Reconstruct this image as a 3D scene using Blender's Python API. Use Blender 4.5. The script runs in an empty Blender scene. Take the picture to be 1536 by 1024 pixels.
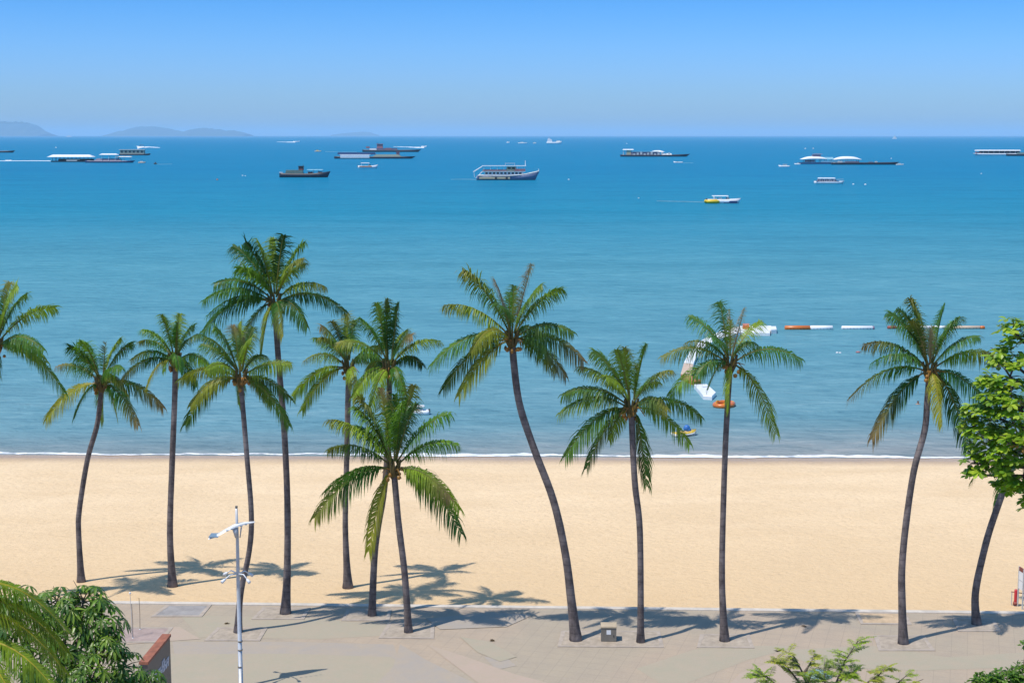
import bpy, math, random
from mathutils import Vector, Matrix, noise as mnoise

SC = bpy.context.scene
COL = SC.collection
RND = random.Random(11)

# ------------------------------------------------------------------ camera model
F = 2215.0                     # focal length in pixels of a 1536 px wide frame
CAMH = 20.0
PITCH = math.atan(309.0 / F)
SEA = -1.5
CP, SP = math.cos(PITCH), math.sin(PITCH)

def ray(px, py):
    a = (px - 768.0) / F
    b = -(py - 512.0) / F
    return Vector((a, CP + b * SP, -SP + b * CP))

def gp(px, py, z=0.0):
    """point where the line of sight through (px, py) meets the level z"""
    d = ray(px, py)
    k = (z - CAMH) / d.z
    return Vector((d.x * k, d.y * k, z))

def at_y(px, py, Y):
    """point at distance Y north of the camera"""
    d = ray(px, py)
    k = Y / d.y
    return Vector((d.x * k, Y, CAMH + d.z * k))

def mpp(p):
    """metres per pixel at a world point"""
    return (p.y * CP + (CAMH - p.z) * SP) / F

# ------------------------------------------------------------------ object helpers
def tag(o, label=None, cat=None, group=None, kind=None):
    if label: o['label'] = label
    if cat: o['category'] = cat
    if group: o['group'] = group
    if kind: o['kind'] = kind
    return o

def empty(name, loc, label, cat, group=None, rz=0.0):
    o = bpy.data.objects.new(name, None)
    o.empty_display_size = 0.3
    COL.objects.link(o)
    o.location = loc
    o.rotation_euler = (0, 0, rz)
    return tag(o, label, cat, group)

class MB:
    """collects geometry and links it as one mesh object; u scales the input"""
    def __init__(s, u=1.0, off=(0, 0, 0)):
        s.v, s.f, s.u, s.off = [], [], u, Vector(off)
        s.mi, s.col, s.cur, s.cc = [], [], 0, (1, 1, 1, 1)
        s.pieces, s.flag = [], None
        s.smooth = False
    def add(s, vs, fs):
        b = len(s.v)
        s.pieces.append((b, b + len(vs), len(s.f), len(s.f) + len(fs), s.flag))
        for p in vs:
            s.v.append(Vector(p) * s.u + s.off)
            s.col.append(s.cc)
        for f in fs:
            s.f.append([b + i for i in f]); s.mi.append(s.cur)
    def box(s, c, d, top=(1, 1), rz=0.0):
        x, y, z = c; a, b, h = d[0] / 2, d[1] / 2, d[2] / 2
        ta, tb = top
        pts = [(-a, -b, -h), (a, -b, -h), (a, b, -h), (-a, b, -h), (-a * ta, -b * tb, h), (a * ta, -b * tb, h), (a * ta, b * tb, h), (-a * ta, b * tb, h)]
        cz, sz = math.cos(rz), math.sin(rz)
        pts = [(x + p[0] * cz - p[1] * sz, y + p[0] * sz + p[1] * cz, z + p[2]) for p in pts]
        s.add(pts, [(0, 3, 2, 1), (4, 5, 6, 7), (0, 1, 5, 4), (1, 2, 6, 5), (2, 3, 7, 6), (3, 0, 4, 7)])
    def tube(s, pts, rad, n=8, cap=True):
        pts = [Vector(p) for p in pts]
        if not hasattr(rad, '__len__'): rad = [rad] * len(pts)
        rings = []
        ref = Vector((0, 1, 0.13)).normalized()
        for i, p in enumerate(pts):
            t = (pts[min(i + 1, len(pts) - 1)] - pts[max(i - 1, 0)]).normalized()
            a = t.cross(ref)
            if a.length < 1e-4: a = t.cross(Vector((1, 0, 0)))
            a.normalize(); b = a.cross(t)
            rings.append([p + (a * math.cos(k * 2 * math.pi / n) + b * math.sin(k * 2 * math.pi / n)) * rad[i] for k in range(n)])
        s.loft(rings, cap)
    def loft(s, rings, cap=True, closed=True):
        n = len(rings[0]); vs = [p for r in rings for p in r]; fs = []
        for i in range(len(rings) - 1):
            for k in range(n if closed else n - 1):
                k2 = (k + 1) % n
                fs.append((i * n + k, i * n + k2, (i + 1) * n + k2, (i + 1) * n + k))
        if cap:
            fs.append(tuple(range(n - 1, -1, -1)))
            fs.append(tuple((len(rings) - 1) * n + k for k in range(n)))
        s.add(vs, fs)
    def ball(s, c, r, n=10, m=6):
        if not hasattr(r, '__len__'): r = (r, r, r)
        rings = []
        for j in range(m + 1):
            th = math.pi * (j + 0.02) / (m + 0.04)
            rings.append([(c[0] + r[0] * math.sin(th) * math.cos(2 * math.pi * k / n), c[1] + r[1] * math.sin(th) * math.sin(2 * math.pi * k / n), c[2] - r[2] * math.cos(th)) for k in range(n)])
        s.loft(rings)
    def prism(s, outline, z0, z1, inset=0.0):
        """vertical prism of an outline [(x, y)...] with a chamfered top edge"""
        n = len(outline)
        cx = sum(p[0] for p in outline) / n; cy = sum(p[1] for p in outline) / n
        def ring(z, k): return [(cx + (p[0] - cx) * k, cy + (p[1] - cy) * k, z) for p in outline]
        rs = [ring(z0, 1), ring(z1 - inset * (z1 - z0), 1)]
        rs.append(ring(z1, 1 - inset * 0.25))
        s.loft(rs)
    def hull(s, L, beam, h, bow=1.0, stern=0.0, d=1, bowlen=0.3, n=18, xc=0.0, yc=0.0, zb=-0.35):
        rings = []
        for i in range(n + 1):
            t = i / n
            w = beam / 2
            if t > 1 - bowlen:
                q = (t - (1 - bowlen)) / bowlen
                w *= max(0.03, max(0.0, 1 - q ** 2.0) ** 0.75)
            if t < 0.12: w *= 0.8 + 0.2 * (t / 0.12) ** 0.5
            rake = 0.0
            zt = h + bow * max(0, (t - 0.5) / 0.5) ** 2 + stern * max(0, (0.3 - t) / 0.3) ** 2
            x = (t - 0.5) * L
            if t > 0.8: rake = (t - 0.8) / 0.2
            k = 1 - 0.09 * rake * 1.0
            ring = []
            for (fy, fz) in ((-1, 1.0), (-0.96, 0.45), (-0.6, 0.0), (0.6, 0.0), (0.96, 0.45), (1, 1.0)):
                z = zb * h + (zt - zb * h) * fz
                xx = x if fz == 1.0 else x * (k if fz > 0.2 else k - 0.05 * rake) if x > 0 else x
                ring.append((xc + d * xx, yc + fy * w, z))
            rings.append(ring)
        s.loft(rings)
    def build(s, name, mat, parent=None, smooth=None, cols=False):
        me = bpy.data.meshes.new(name)
        me.from_pydata([tuple(p) for p in s.v], [], s.f)
        mats = mat if isinstance(mat, (list, tuple)) else [mat]
        for m in mats: me.materials.append(m)
        if len(mats) > 1: me.polygons.foreach_set('material_index', s.mi)
        if cols:
            ca = me.color_attributes.new('tint', 'FLOAT_COLOR', 'POINT')
            ca.data.foreach_set('color', [c for q in s.col for c in q])
        if smooth if smooth is not None else s.smooth:
            me.polygons.foreach_set('use_smooth', [True] * len(me.polygons))
        me.update()
        o = bpy.data.objects.new(name, me)
        COL.objects.link(o)
        if parent: o.parent = parent
        return o

# ------------------------------------------------------------------ materials
class NT:
    def __init__(s, mat):
        s.t = mat.node_tree; s.n = s.t.nodes; s.l = s.t.links
    def new(s, typ, **kw):
        nd = s.n.new(typ)
        for k, v in kw.items():
            if k.startswith('i_'): nd.inputs[int(k[2:])].default_value = v
            else: setattr(nd, k, v)
        return nd
    def link(s, a, b): s.l.new(a, b)

def base_mat(name):
    m = bpy.data.materials.new(name); m.use_nodes = True
    return m, NT(m), m.node_tree.nodes['Principled BSDF']

def noise_tex(nt, scale, detail=4, rough=0.55, vec=None, dist=0.0):
    t = nt.new('ShaderNodeTexNoise')
    t.inputs['Scale'].default_value = scale; t.inputs['Detail'].default_value = detail
    t.inputs['Roughness'].default_value = rough; t.inputs['Distortion'].default_value = dist
    if vec is not None: nt.link(vec, t.inputs['Vector'])
    return t

def mixc(nt, fac, a, b, mode='MIX'):
    m = nt.new('ShaderNodeMix', data_type='RGBA', blend_type=mode)
    for s, v in ((m.inputs[0], fac), (m.inputs[6], a), (m.inputs[7], b)):
        if isinstance(v, bpy.types.NodeSocket): nt.link(v, s)
        elif isinstance(v, (int, float)): s.default_value = v
        else: s.default_value = (v[0], v[1], v[2], 1)
    return m.outputs[2]

def ramp(nt, fac, stops, interp='LINEAR'):
    r = nt.new('ShaderNodeValToRGB'); r.color_ramp.interpolation = interp
    e = r.color_ramp.elements
    while len(e) < len(stops): e.new(0.5)
    for el, (p, c) in zip(e, stops):
        el.position = p
        el.color = (c, c, c, 1) if isinstance(c, (int, float)) else (c[0], c[1], c[2], 1)
    nt.link(fac, r.inputs[0])
    return r.outputs[0]

def mapping(nt, vec, scale, rot=(0, 0, 0), loc=(0, 0, 0)):
    mp = nt.new('ShaderNodeMapping')
    mp.inputs['Scale'].default_value = scale; mp.inputs['Rotation'].default_value = rot; mp.inputs['Location'].default_value = loc
    nt.link(vec, mp.inputs['Vector'])
    return mp.outputs[0]

def coords(nt, which='Object'):
    return nt.new('ShaderNodeTexCoord').outputs[which]

def bump(nt, height, strength, dist, prev=None):
    b = nt.new('ShaderNodeBump')
    b.inputs['Strength'].default_value = strength; b.inputs['Distance'].default_value = dist
    nt.link(height, b.inputs['Height'])
    if prev is not None: nt.link(prev, b.inputs['Normal'])
    return b.outputs[0]

def paint(name, c, rough=0.5, var=0.18, scale=0.9, metal=0.0):
    m, nt, p = base_mat(name)
    n = noise_tex(nt, scale, 6, 0.65, coords(nt))
    f = ramp(nt, n.outputs[0], [(0.35, 0.0), (0.68, 1.0)])
    dark = [x * (1 - var * 1.6) for x in c]
    nt.link(mixc(nt, f, dark, c), p.inputs['Base Color'])
    p.inputs['Roughness'].default_value = rough; p.inputs['Metallic'].default_value = metal
    return m

def leaf_mat(name, trans=0.3, gloss=0.35, rough=0.42):
    m, nt, p = base_mat(name)
    a = nt.new('ShaderNodeVertexColor', layer_name='tint')
    n = noise_tex(nt, 1.7, 3, 0.6, coords(nt))
    f = ramp(nt, n.outputs[0], [(0.3, 0.78), (0.7, 1.15)])
    col = mixc(nt, 1.0, a.outputs[0], f, 'MULTIPLY')
    nt.link(col, p.inputs['Base Color'])
    p.inputs['Roughness'].default_value = rough
    p.inputs['Specular IOR Level'].default_value = gloss
    tr = nt.new('ShaderNodeBsdfTranslucent')
    tc = mixc(nt, 1.0, col, (1.0, 1.3, 0.45), 'MULTIPLY')
    nt.link(tc, tr.inputs['Color'])
    mx = nt.new('ShaderNodeMixShader'); mx.inputs[0].default_value = trans
    nt.link(p.outputs[0], mx.inputs[1]); nt.link(tr.outputs[0], mx.inputs[2])
    nt.link(mx.outputs[0], nt.n['Material Output'].inputs['Surface'])
    return m

def bark_mat(name, c0, c1, ring=9.0, rings=True):
    m, nt, p = base_mat(name)
    co = coords(nt)
    n1 = noise_tex(nt, 6.0, 6, 0.7, mapping(nt, co, (1, 1, 0.5)))
    n2 = noise_tex(nt, 1.1, 3, 0.6, co)
    f = ramp(nt, n1.outputs[0], [(0.32, 0.0), (0.7, 1.0)])
    col = mixc(nt, f, c0, c1)
    col = mixc(nt, ramp(nt, n2.outputs[0], [(0.45, 0.0), (0.68, 0.8)]), col, [x * 1.55 for x in c1])
    h = n1.outputs[0]
    if rings:
        w = nt.new('ShaderNodeTexWave', wave_type='BANDS', bands_direction='Z', wave_profile='SAW')
        w.inputs['Scale'].default_value = ring / 9.0; w.inputs['Distortion'].default_value = 2.2; w.inputs['Detail'].default_value = 2
        w.inputs['Detail Scale'].default_value = 1.5
        nt.link(co, w.inputs['Vector'])
        col = mixc(nt, ramp(nt, w.outputs[1], [(0.0, 0.45), (0.2, 0.0), (1.0, 0.0)]), col, [x * 0.45 for x in c0])
        b = bump(nt, w.outputs[1], 0.6, 0.03)
        b = bump(nt, h, 0.5, 0.02, b)
    else:
        b = bump(nt, h, 0.6, 0.03)
    nt.link(col, p.inputs['Base Color']); nt.link(b, p.inputs['Normal'])
    p.inputs['Roughness'].default_value = 0.85
    p.inputs['Specular IOR Level'].default_value = 0.25
    return m

M = {}
M['white'] = paint('white_paint', (0.80, 0.81, 0.82), 0.4, 0.10)
M['offwhite'] = paint('offwhite_canvas', (0.72, 0.70, 0.66), 0.7, 0.14)
M['cream'] = paint('cream_paint', (0.66, 0.52, 0.30), 0.5, 0.15)
M['darkhull'] = paint('dark_blue_black_hull', (0.018, 0.026, 0.05), 0.5, 0.3)
M['tourblue'] = paint('washed_blue_hull', (0.15, 0.19, 0.31), 0.4, 0.2)
M['navy'] = paint('navy_hull', (0.03, 0.06, 0.17), 0.4, 0.2)
M['mauve'] = paint('grey_purple_deck', (0.20, 0.16, 0.24), 0.6, 0.2)
M['greygreen'] = paint('grey_green_cabin', (0.12, 0.19, 0.17), 0.6, 0.2)
M['palegreen'] = paint('pale_green_boards', (0.36, 0.42, 0.33), 0.6, 0.2)
M['rust'] = paint('rust_red_paint', (0.30, 0.075, 0.055), 0.6, 0.25)
M['pinkred'] = paint('faded_red_paint', (0.42, 0.16, 0.17), 0.6, 0.2)
M['orange'] = paint('orange_vinyl', (0.62, 0.17, 0.03), 0.35, 0.12)
M['yellow'] = paint('yellow_vinyl', (0.78, 0.52, 0.02), 0.35, 0.1)
M['blue'] = paint('blue_cloth', (0.03, 0.17, 0.52), 0.5, 0.2)
M['lightblue'] = paint('light_blue_canvas', (0.25, 0.50, 0.62), 0.6, 0.15)
M['glass'] = paint('dark_window_glass', (0.02, 0.03, 0.045), 0.12, 0.1)
M['dark'] = paint('dark_shade_cloth', (0.03, 0.032, 0.036), 0.7, 0.2)
M['steel'] = paint('galvanised_steel', (0.56, 0.58, 0.61), 0.38, 0.14, 3.0, 0.25)
M['lampwhite'] = paint('white_lamp_enamel', (0.74, 0.76, 0.79), 0.3, 0.08)
M['lampglass'] = paint('grey_lamp_lens', (0.20, 0.27, 0.33), 0.25, 0.1)
M['boxgrey'] = paint('olive_grey_cabinet', (0.20, 0.18, 0.15), 0.55, 0.15, 2.5)
M['tan'] = paint('sandy_tan_lid', (0.50, 0.40, 0.27), 0.7, 0.15, 3)
M['red'] = paint('red_enamel', (0.55, 0.03, 0.035), 0.4, 0.12)
M['signgrey'] = paint('warm_dark_grey_panel', (0.135, 0.115, 0.105), 0.5, 0.12, 1.2)
M['coping'] = paint('terracotta_coping', (0.36, 0.13, 0.075), 0.75, 0.25, 3.5)
M['lettering'] = paint('pale_lettering', (0.62, 0.64, 0.72), 0.5, 0.1)
M['beige'] = paint('sandy_beige_vinyl', (0.62, 0.46, 0.33), 0.5, 0.12)
M['skin'] = paint('skin', (0.35, 0.19, 0.12), 0.55, 0.1)
M['hair'] = paint('black_hair', (0.012, 0.01, 0.01), 0.5, 0.1)
M['teal'] = paint('pale_teal_roof', (0.20, 0.30, 0.29), 0.6, 0.15, 2)
M['frond'] = leaf_mat('palm_frond_leaf', 0.34, 0.22, 0.42)
M['leaf'] = leaf_mat('broad_leaf', 0.36, 0.45, 0.36)
M['palmbark'] = bark_mat('coconut_bark', (0.055, 0.044, 0.046), (0.175, 0.148, 0.142))
M['bark'] = bark_mat('tree_bark', (0.05, 0.038, 0.03), (0.14, 0.11, 0.09), rings=False)
M['husk'] = paint('orange_fruit_stalk', (0.42, 0.20, 0.03), 0.6, 0.35, 6)

def foam_mat(name, lo=0.42, hi=0.55, sc=(0.5, 1.6, 1)):
    m, nt, p = base_mat(name)
    co = coords(nt)
    n = noise_tex(nt, 1.6, 6, 0.65, mapping(nt, co, sc))
    nt.link(mixc(nt, ramp(nt, n.outputs[0], [(lo - 0.06, 0.0), (hi - 0.02, 1.0)]), (0.40, 0.45, 0.50), (0.78, 0.80, 0.82)), p.inputs['Base Color'])
    p.inputs['Roughness'].default_value = 0.75
    nt.link(bump(nt, n.outputs[0], 0.6, 0.08), p.inputs['Normal'])
    return m
M['foam'] = foam_mat('surf_foam')
M['faintfoam'] = paint('thin_foam_film', (0.09, 0.27, 0.39), 0.6, 0.3, 0.4)

# ------------------------------------------------------------------ setting
E0, E1 = gp(180, 902), gp(1500, 917)          # sand edge of the promenade
EM = (E1.y - E0.y) / (E1.x - E0.x)
def edge_y(x): return E0.y + EM * (x - E0.x)
S0, S1 = gp(0, 682, SEA), gp(1536, 688, SEA)  # waterline
SM = (S1.y - S0.y) / (S1.x - S0.x)
def shore_y(x): return S0.y + SM * (x - S0.x)

def sand_z(x, y):
    e, s = edge_y(x), shore_y(x)
    t = (y - e) / (s - e)
    if t < 0.82: z = -0.10 - 0.85 * (t / 0.82)
    else: z = -0.95 - (t - 0.82) / 0.18 * (abs(SEA) - 0.95)
    if t < 0.9:
        z += (mnoise.noise(Vector((x * 0.22, y * 0.30, 3.1))) * 0.05 + mnoise.noise(Vector((x * 0.7, y * 0.8, 7.7))) * 0.022) * min(1, max(0, t * 8)) * min(1, (0.9 - t) * 8)
    return z

def make_promenade():
    m, nt, p = base_mat('weathered_concrete_paving')
    co = coords(nt)
    n0 = noise_tex(nt, 0.14, 3, 0.5, co, 0.4)
    n1 = noise_tex(nt, 0.9, 6, 0.65, co)
    n2 = noise_tex(nt, 9.0, 4, 0.7, co)
    c = mixc(nt, ramp(nt, n0.outputs[0], [(0.42, 0.0), (0.58, 1.0)]), (0.390, 0.308, 0.228), (0.358, 0.300, 0.225))
    c = mixc(nt, ramp(nt, n1.outputs[0], [(0.40, 0.0), (0.72, 0.4)]), c, (0.26, 0.225, 0.19))
    c = mixc(nt, ramp(nt, n2.outputs[0], [(0.45, 0.0), (0.8, 0.35)]), c, (0.44, 0.38, 0.31))
    br = nt.new('ShaderNodeTexBrick')
    br.inputs['Scale'].default_value = 1.0; br.inputs['Mortar Size'].default_value = 0.012
    br.inputs['Brick Width'].default_value = 0.6; br.inputs['Row Height'].default_value = 0.6; br.offset = 0.0
    br.inputs['Mortar Smooth'].default_value = 0.4
    nt.link(mapping(nt, co, (1, 1, 1), (0, 0, 0.3)), br.inputs['Vector'])
    c = mixc(nt, 0.32, c, mixc(nt, br.outputs[1], c, (0.16, 0.145, 0.13)))
    nt.link(c, p.inputs['Base Color'])
    nt.link(bump(nt, n2.outputs[0], 0.2, 0.01), p.inputs['Normal'])
    p.inputs['Roughness'].default_value = 0.85
    p.inputs['Specular IOR Level'].default_value = 0.3
    mb = MB()
    xs = [-180, -60, -20, 20, 60, 180]
    vs = [(x, -60, 0) for x in xs] + [(x, edge_y(x) - 0.3, 0) for x in xs]
    n = len(xs)
    mb.add(vs, [(i, i + 1, n + i + 1, n + i) for i in range(n - 1)])
    tag(mb.build('promenade', m), 'pale concrete promenade along the beach', 'promenade', kind='structure')
    # kerb along the sand
    k = MB()
    for i in range(n - 1):
        a, b = xs[i], xs[i + 1]
        pts = []
        for x in (a, b):
            y = edge_y(x)
            pts += [(x, y - 0.3, -0.4), (x, y - 0.3, 0.03), (x, y - 0.02, 0.045), (x, y, 0.03), (x, y, -0.4)]
        k.add(pts, [(j, j + 1, j + 6, j + 5) for j in range(4)])
    tag(k.build('kerb', paint('pale_kerb_concrete', (0.60, 0.54, 0.47), 0.8, 0.18, 1.4)), 'pale concrete kerb between promenade and sand', 'kerb', kind='structure')
    # coloured paving bands laid in the promenade
    def band_mat(name, c):
        m, nt, p = base_mat(name)
        co = coords(nt)
        n1 = noise_tex(nt, 1.2, 6, 0.7, co); n2 = noise_tex(nt, 8, 4, 0.7, co)
        cc = mixc(nt, ramp(nt, n1.outputs[0], [(0.30, 0.25), (0.66, 0.85)]), c, (0.372, 0.303, 0.226))
        cc = mixc(nt, ramp(nt, n2.outputs[0], [(0.5, 0.0), (0.85, 0.3)]), cc, (0.42, 0.38, 0.32))
        nt.link(cc, p.inputs['Base Color']); p.inputs['Roughness'].default_value = 0.85
        return m
    bm = {'green': band_mat('faded_green_paving', (0.315, 0.295, 0.215)), 'pink': band_mat('faded_pink_paving', (0.42, 0.315, 0.258)),
          'blue': band_mat('faded_blue_grey_paving', (0.300, 0.276, 0.258))}
    polys = {
        'green': [[(270, 922), (460, 926), (600, 938), (590, 952), (480, 958), (300, 955)],
                  [(690, 955), (735, 962), (775, 985), (750, 992), (716, 978)],
                  [(955, 1002), (1058, 968), (1200, 968), (1120, 990), (1030, 1024), (990, 1024)],
                  [(256, 981), (430, 980), (585, 985), (618, 1000), (600, 1040), (400, 1044), (256, 1044)],
                  [(1160, 975), (1310, 968), (1420, 985), (1536, 978), (1536, 1000), (1380, 1005), (1230, 1000)]],
        'blue': [[(258, 962), (430, 962), (590, 966), (600, 992), (470, 984), (262, 982)],
                 [(600, 966), (640, 990), (715, 1026), (560, 1030), (590, 1000)],
                 [(726, 985), (752, 980), (775, 998), (745, 1004)],
                 [(640, 928), (730, 918), (800, 922), (760, 940), (660, 944)]],
        'pink': [[(640, 966), (700, 985), (770, 1010), (830, 1026), (720, 1026)],
                 [(1110, 1010), (1160, 992), (1240, 1006), (1180, 1030), (1090, 1030)],
                 [(190, 942), (270, 940), (300, 958), (190, 966)]],
    }
    for i, (k, ps) in enumerate(polys.items()):
        mb = MB()
        for j, po in enumerate(ps):
            z = 0.004 + 0.004 * (i + 3 * (j % 2))
            pts = [gp(x, y) for x, y in po]
            mb.add([(q.x, q.y, z) for q in pts], [tuple(range(len(pts) - 1, -1, -1))])
        tag(mb.build('paving_band', bm[k]), 'faded %s band in the promenade paving' % k, 'paving', kind='structure')

def make_beach():
    m, nt, p = base_mat('beach_sand')
    co = coords(nt)
    n0 = noise_tex(nt, 0.10, 5, 0.62, mapping(nt, co, (1, 2.2, 1)), 0.5)
    n1 = noise_tex(nt, 1.5, 5, 0.65, co)
    n2 = noise_tex(nt, 5.0, 5, 0.75, co)
    n3 = noise_tex(nt, 22.0, 3, 0.8, co)
    c = mixc(nt, ramp(nt, n0.outputs[0], [(0.35, 0.0), (0.65, 1.0)]), (0.655, 0.486, 0.298), (0.735, 0.562, 0.362))
    c = mixc(nt, ramp(nt, n1.outputs[0], [(0.42, 0.0), (0.75, 0.35)]), c, (0.57, 0.425, 0.27))
    c = mixc(nt, ramp(nt, n2.outputs[0], [(0.30, 0.75), (0.50, 0.0)]), c, (0.49, 0.355, 0.215))
    c = mixc(nt, ramp(nt, n3.outputs[0], [(0.52, 0.0), (0.72, 0.4)]), c, (0.74, 0.60, 0.42))
    sg = nt.new('ShaderNodeSeparateXYZ'); nt.link(co, sg.inputs[0])
    mg = nt.new('ShaderNodeMapRange'); nt.link(sg.outputs[1], mg.inputs[0]); mg.inputs[1].default_value = 82; mg.inputs[2].default_value = 62
    gq = nt.new('ShaderNodeMath', operation='MULTIPLY'); nt.link(mg.outputs[0], gq.inputs[0]); nt.link(n0.outputs[0], gq.inputs[1])
    c = mixc(nt, gq.outputs[0], c, (0.56, 0.385, 0.205))
    # wet strip beside the water, coordinates measured from the slanting waterline
    sx = nt.new('ShaderNodeSeparateXYZ'); nt.link(co, sx.inputs[0])
    mu = nt.new('ShaderNodeMath', operation='MULTIPLY_ADD'); nt.link(sx.outputs[0], mu.inputs[0]); mu.inputs[1].default_value = -SM; mu.inputs[2].default_value = -(S0.y - SM * S0.x)
    ad = nt.new('ShaderNodeMath', operation='ADD'); nt.link(mu.outputs[0], ad.inputs[0]); nt.link(sx.outputs[1], ad.inputs[1])
    nw = noise_tex(nt, 0.25, 4, 0.6, mapping(nt, co, (1, 0.3, 1)))
    ma = nt.new('ShaderNodeMath', operation='MULTIPLY_ADD'); nt.link(nw.outputs[0], ma.inputs[0]); ma.inputs[1].default_value = 2.0; nt.link(ad.outputs[0], ma.inputs[2])
    mr = nt.new('ShaderNodeMapRange'); nt.link(ma.outputs[0], mr.inputs[0])
    mr.inputs[1].default_value = -3.0; mr.inputs[2].default_value = 0.0; mr.inputs[3].default_value = 0; mr.inputs[4].default_value = 1
    wet = mr.outputs[0]
    c = mixc(nt, wet, c, mixc(nt, 1.0, c, (0.60, 0.56, 0.56), 'MULTIPLY'))
    nt.link(c, p.inputs['Base Color'])
    r = nt.new('ShaderNodeMapRange'); nt.link(wet, r.inputs[0]); r.inputs[3].default_value = 0.95; r.inputs[4].default_value = 0.35
    nt.link(r.outputs[0], p.inputs['Roughness'])
    p.inputs['Specular IOR Level'].default_value = 0.25
    vo = nt.new('ShaderNodeTexVoronoi', feature='SMOOTH_F1'); vo.inputs['Scale'].default_value = 1.9; vo.inputs['Randomness'].default_value = 1.0
    nt.link(mapping(nt, co, (1, 1.3, 1)), vo.inputs['Vector'])
    pr = ramp(nt, vo.outputs[0], [(0.10, 0.0), (0.34, 1.0)])
    b = bump(nt, pr, 0.32, 0.06)
    b = bump(nt, n1.outputs[0], 0.6, 0.12, b)
    b = bump(nt, n2.outputs[0], 0.7, 0.06, b)
    nt.link(b, p.inputs['Normal'])
    mb = MB(); mb.smooth = True
    xs = [-180 + 2.0 * i for i in range(60)] + [-60 + 0.8 * i for i in range(150)] + [60 + 2.0 * i for i in range(61)]
    ts = [-0.06 + 0.0 * i for i in range(1)] + [i / 60 for i in range(0, 73)] + [1.35, 1.8]
    vs = []
    for t in ts:
        for x in xs:
            e, s = edge_y(x), shore_y(x)
            y = e + (s - e) * max(t, 0) - (0.15 if t < 0 else 0)
            vs.append((x, y, sand_z(x, y)))
    n = len(xs)
    mb.add(vs, [(j * n + i, j * n + i + 1, (j + 1) * n + i + 1, (j + 1) * n + i) for j in range(len(ts) - 1) for i in range(n - 1)])
    tag(mb.build('beach', m), 'wide beach of pale golden sand', 'beach', kind='structure')

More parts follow.
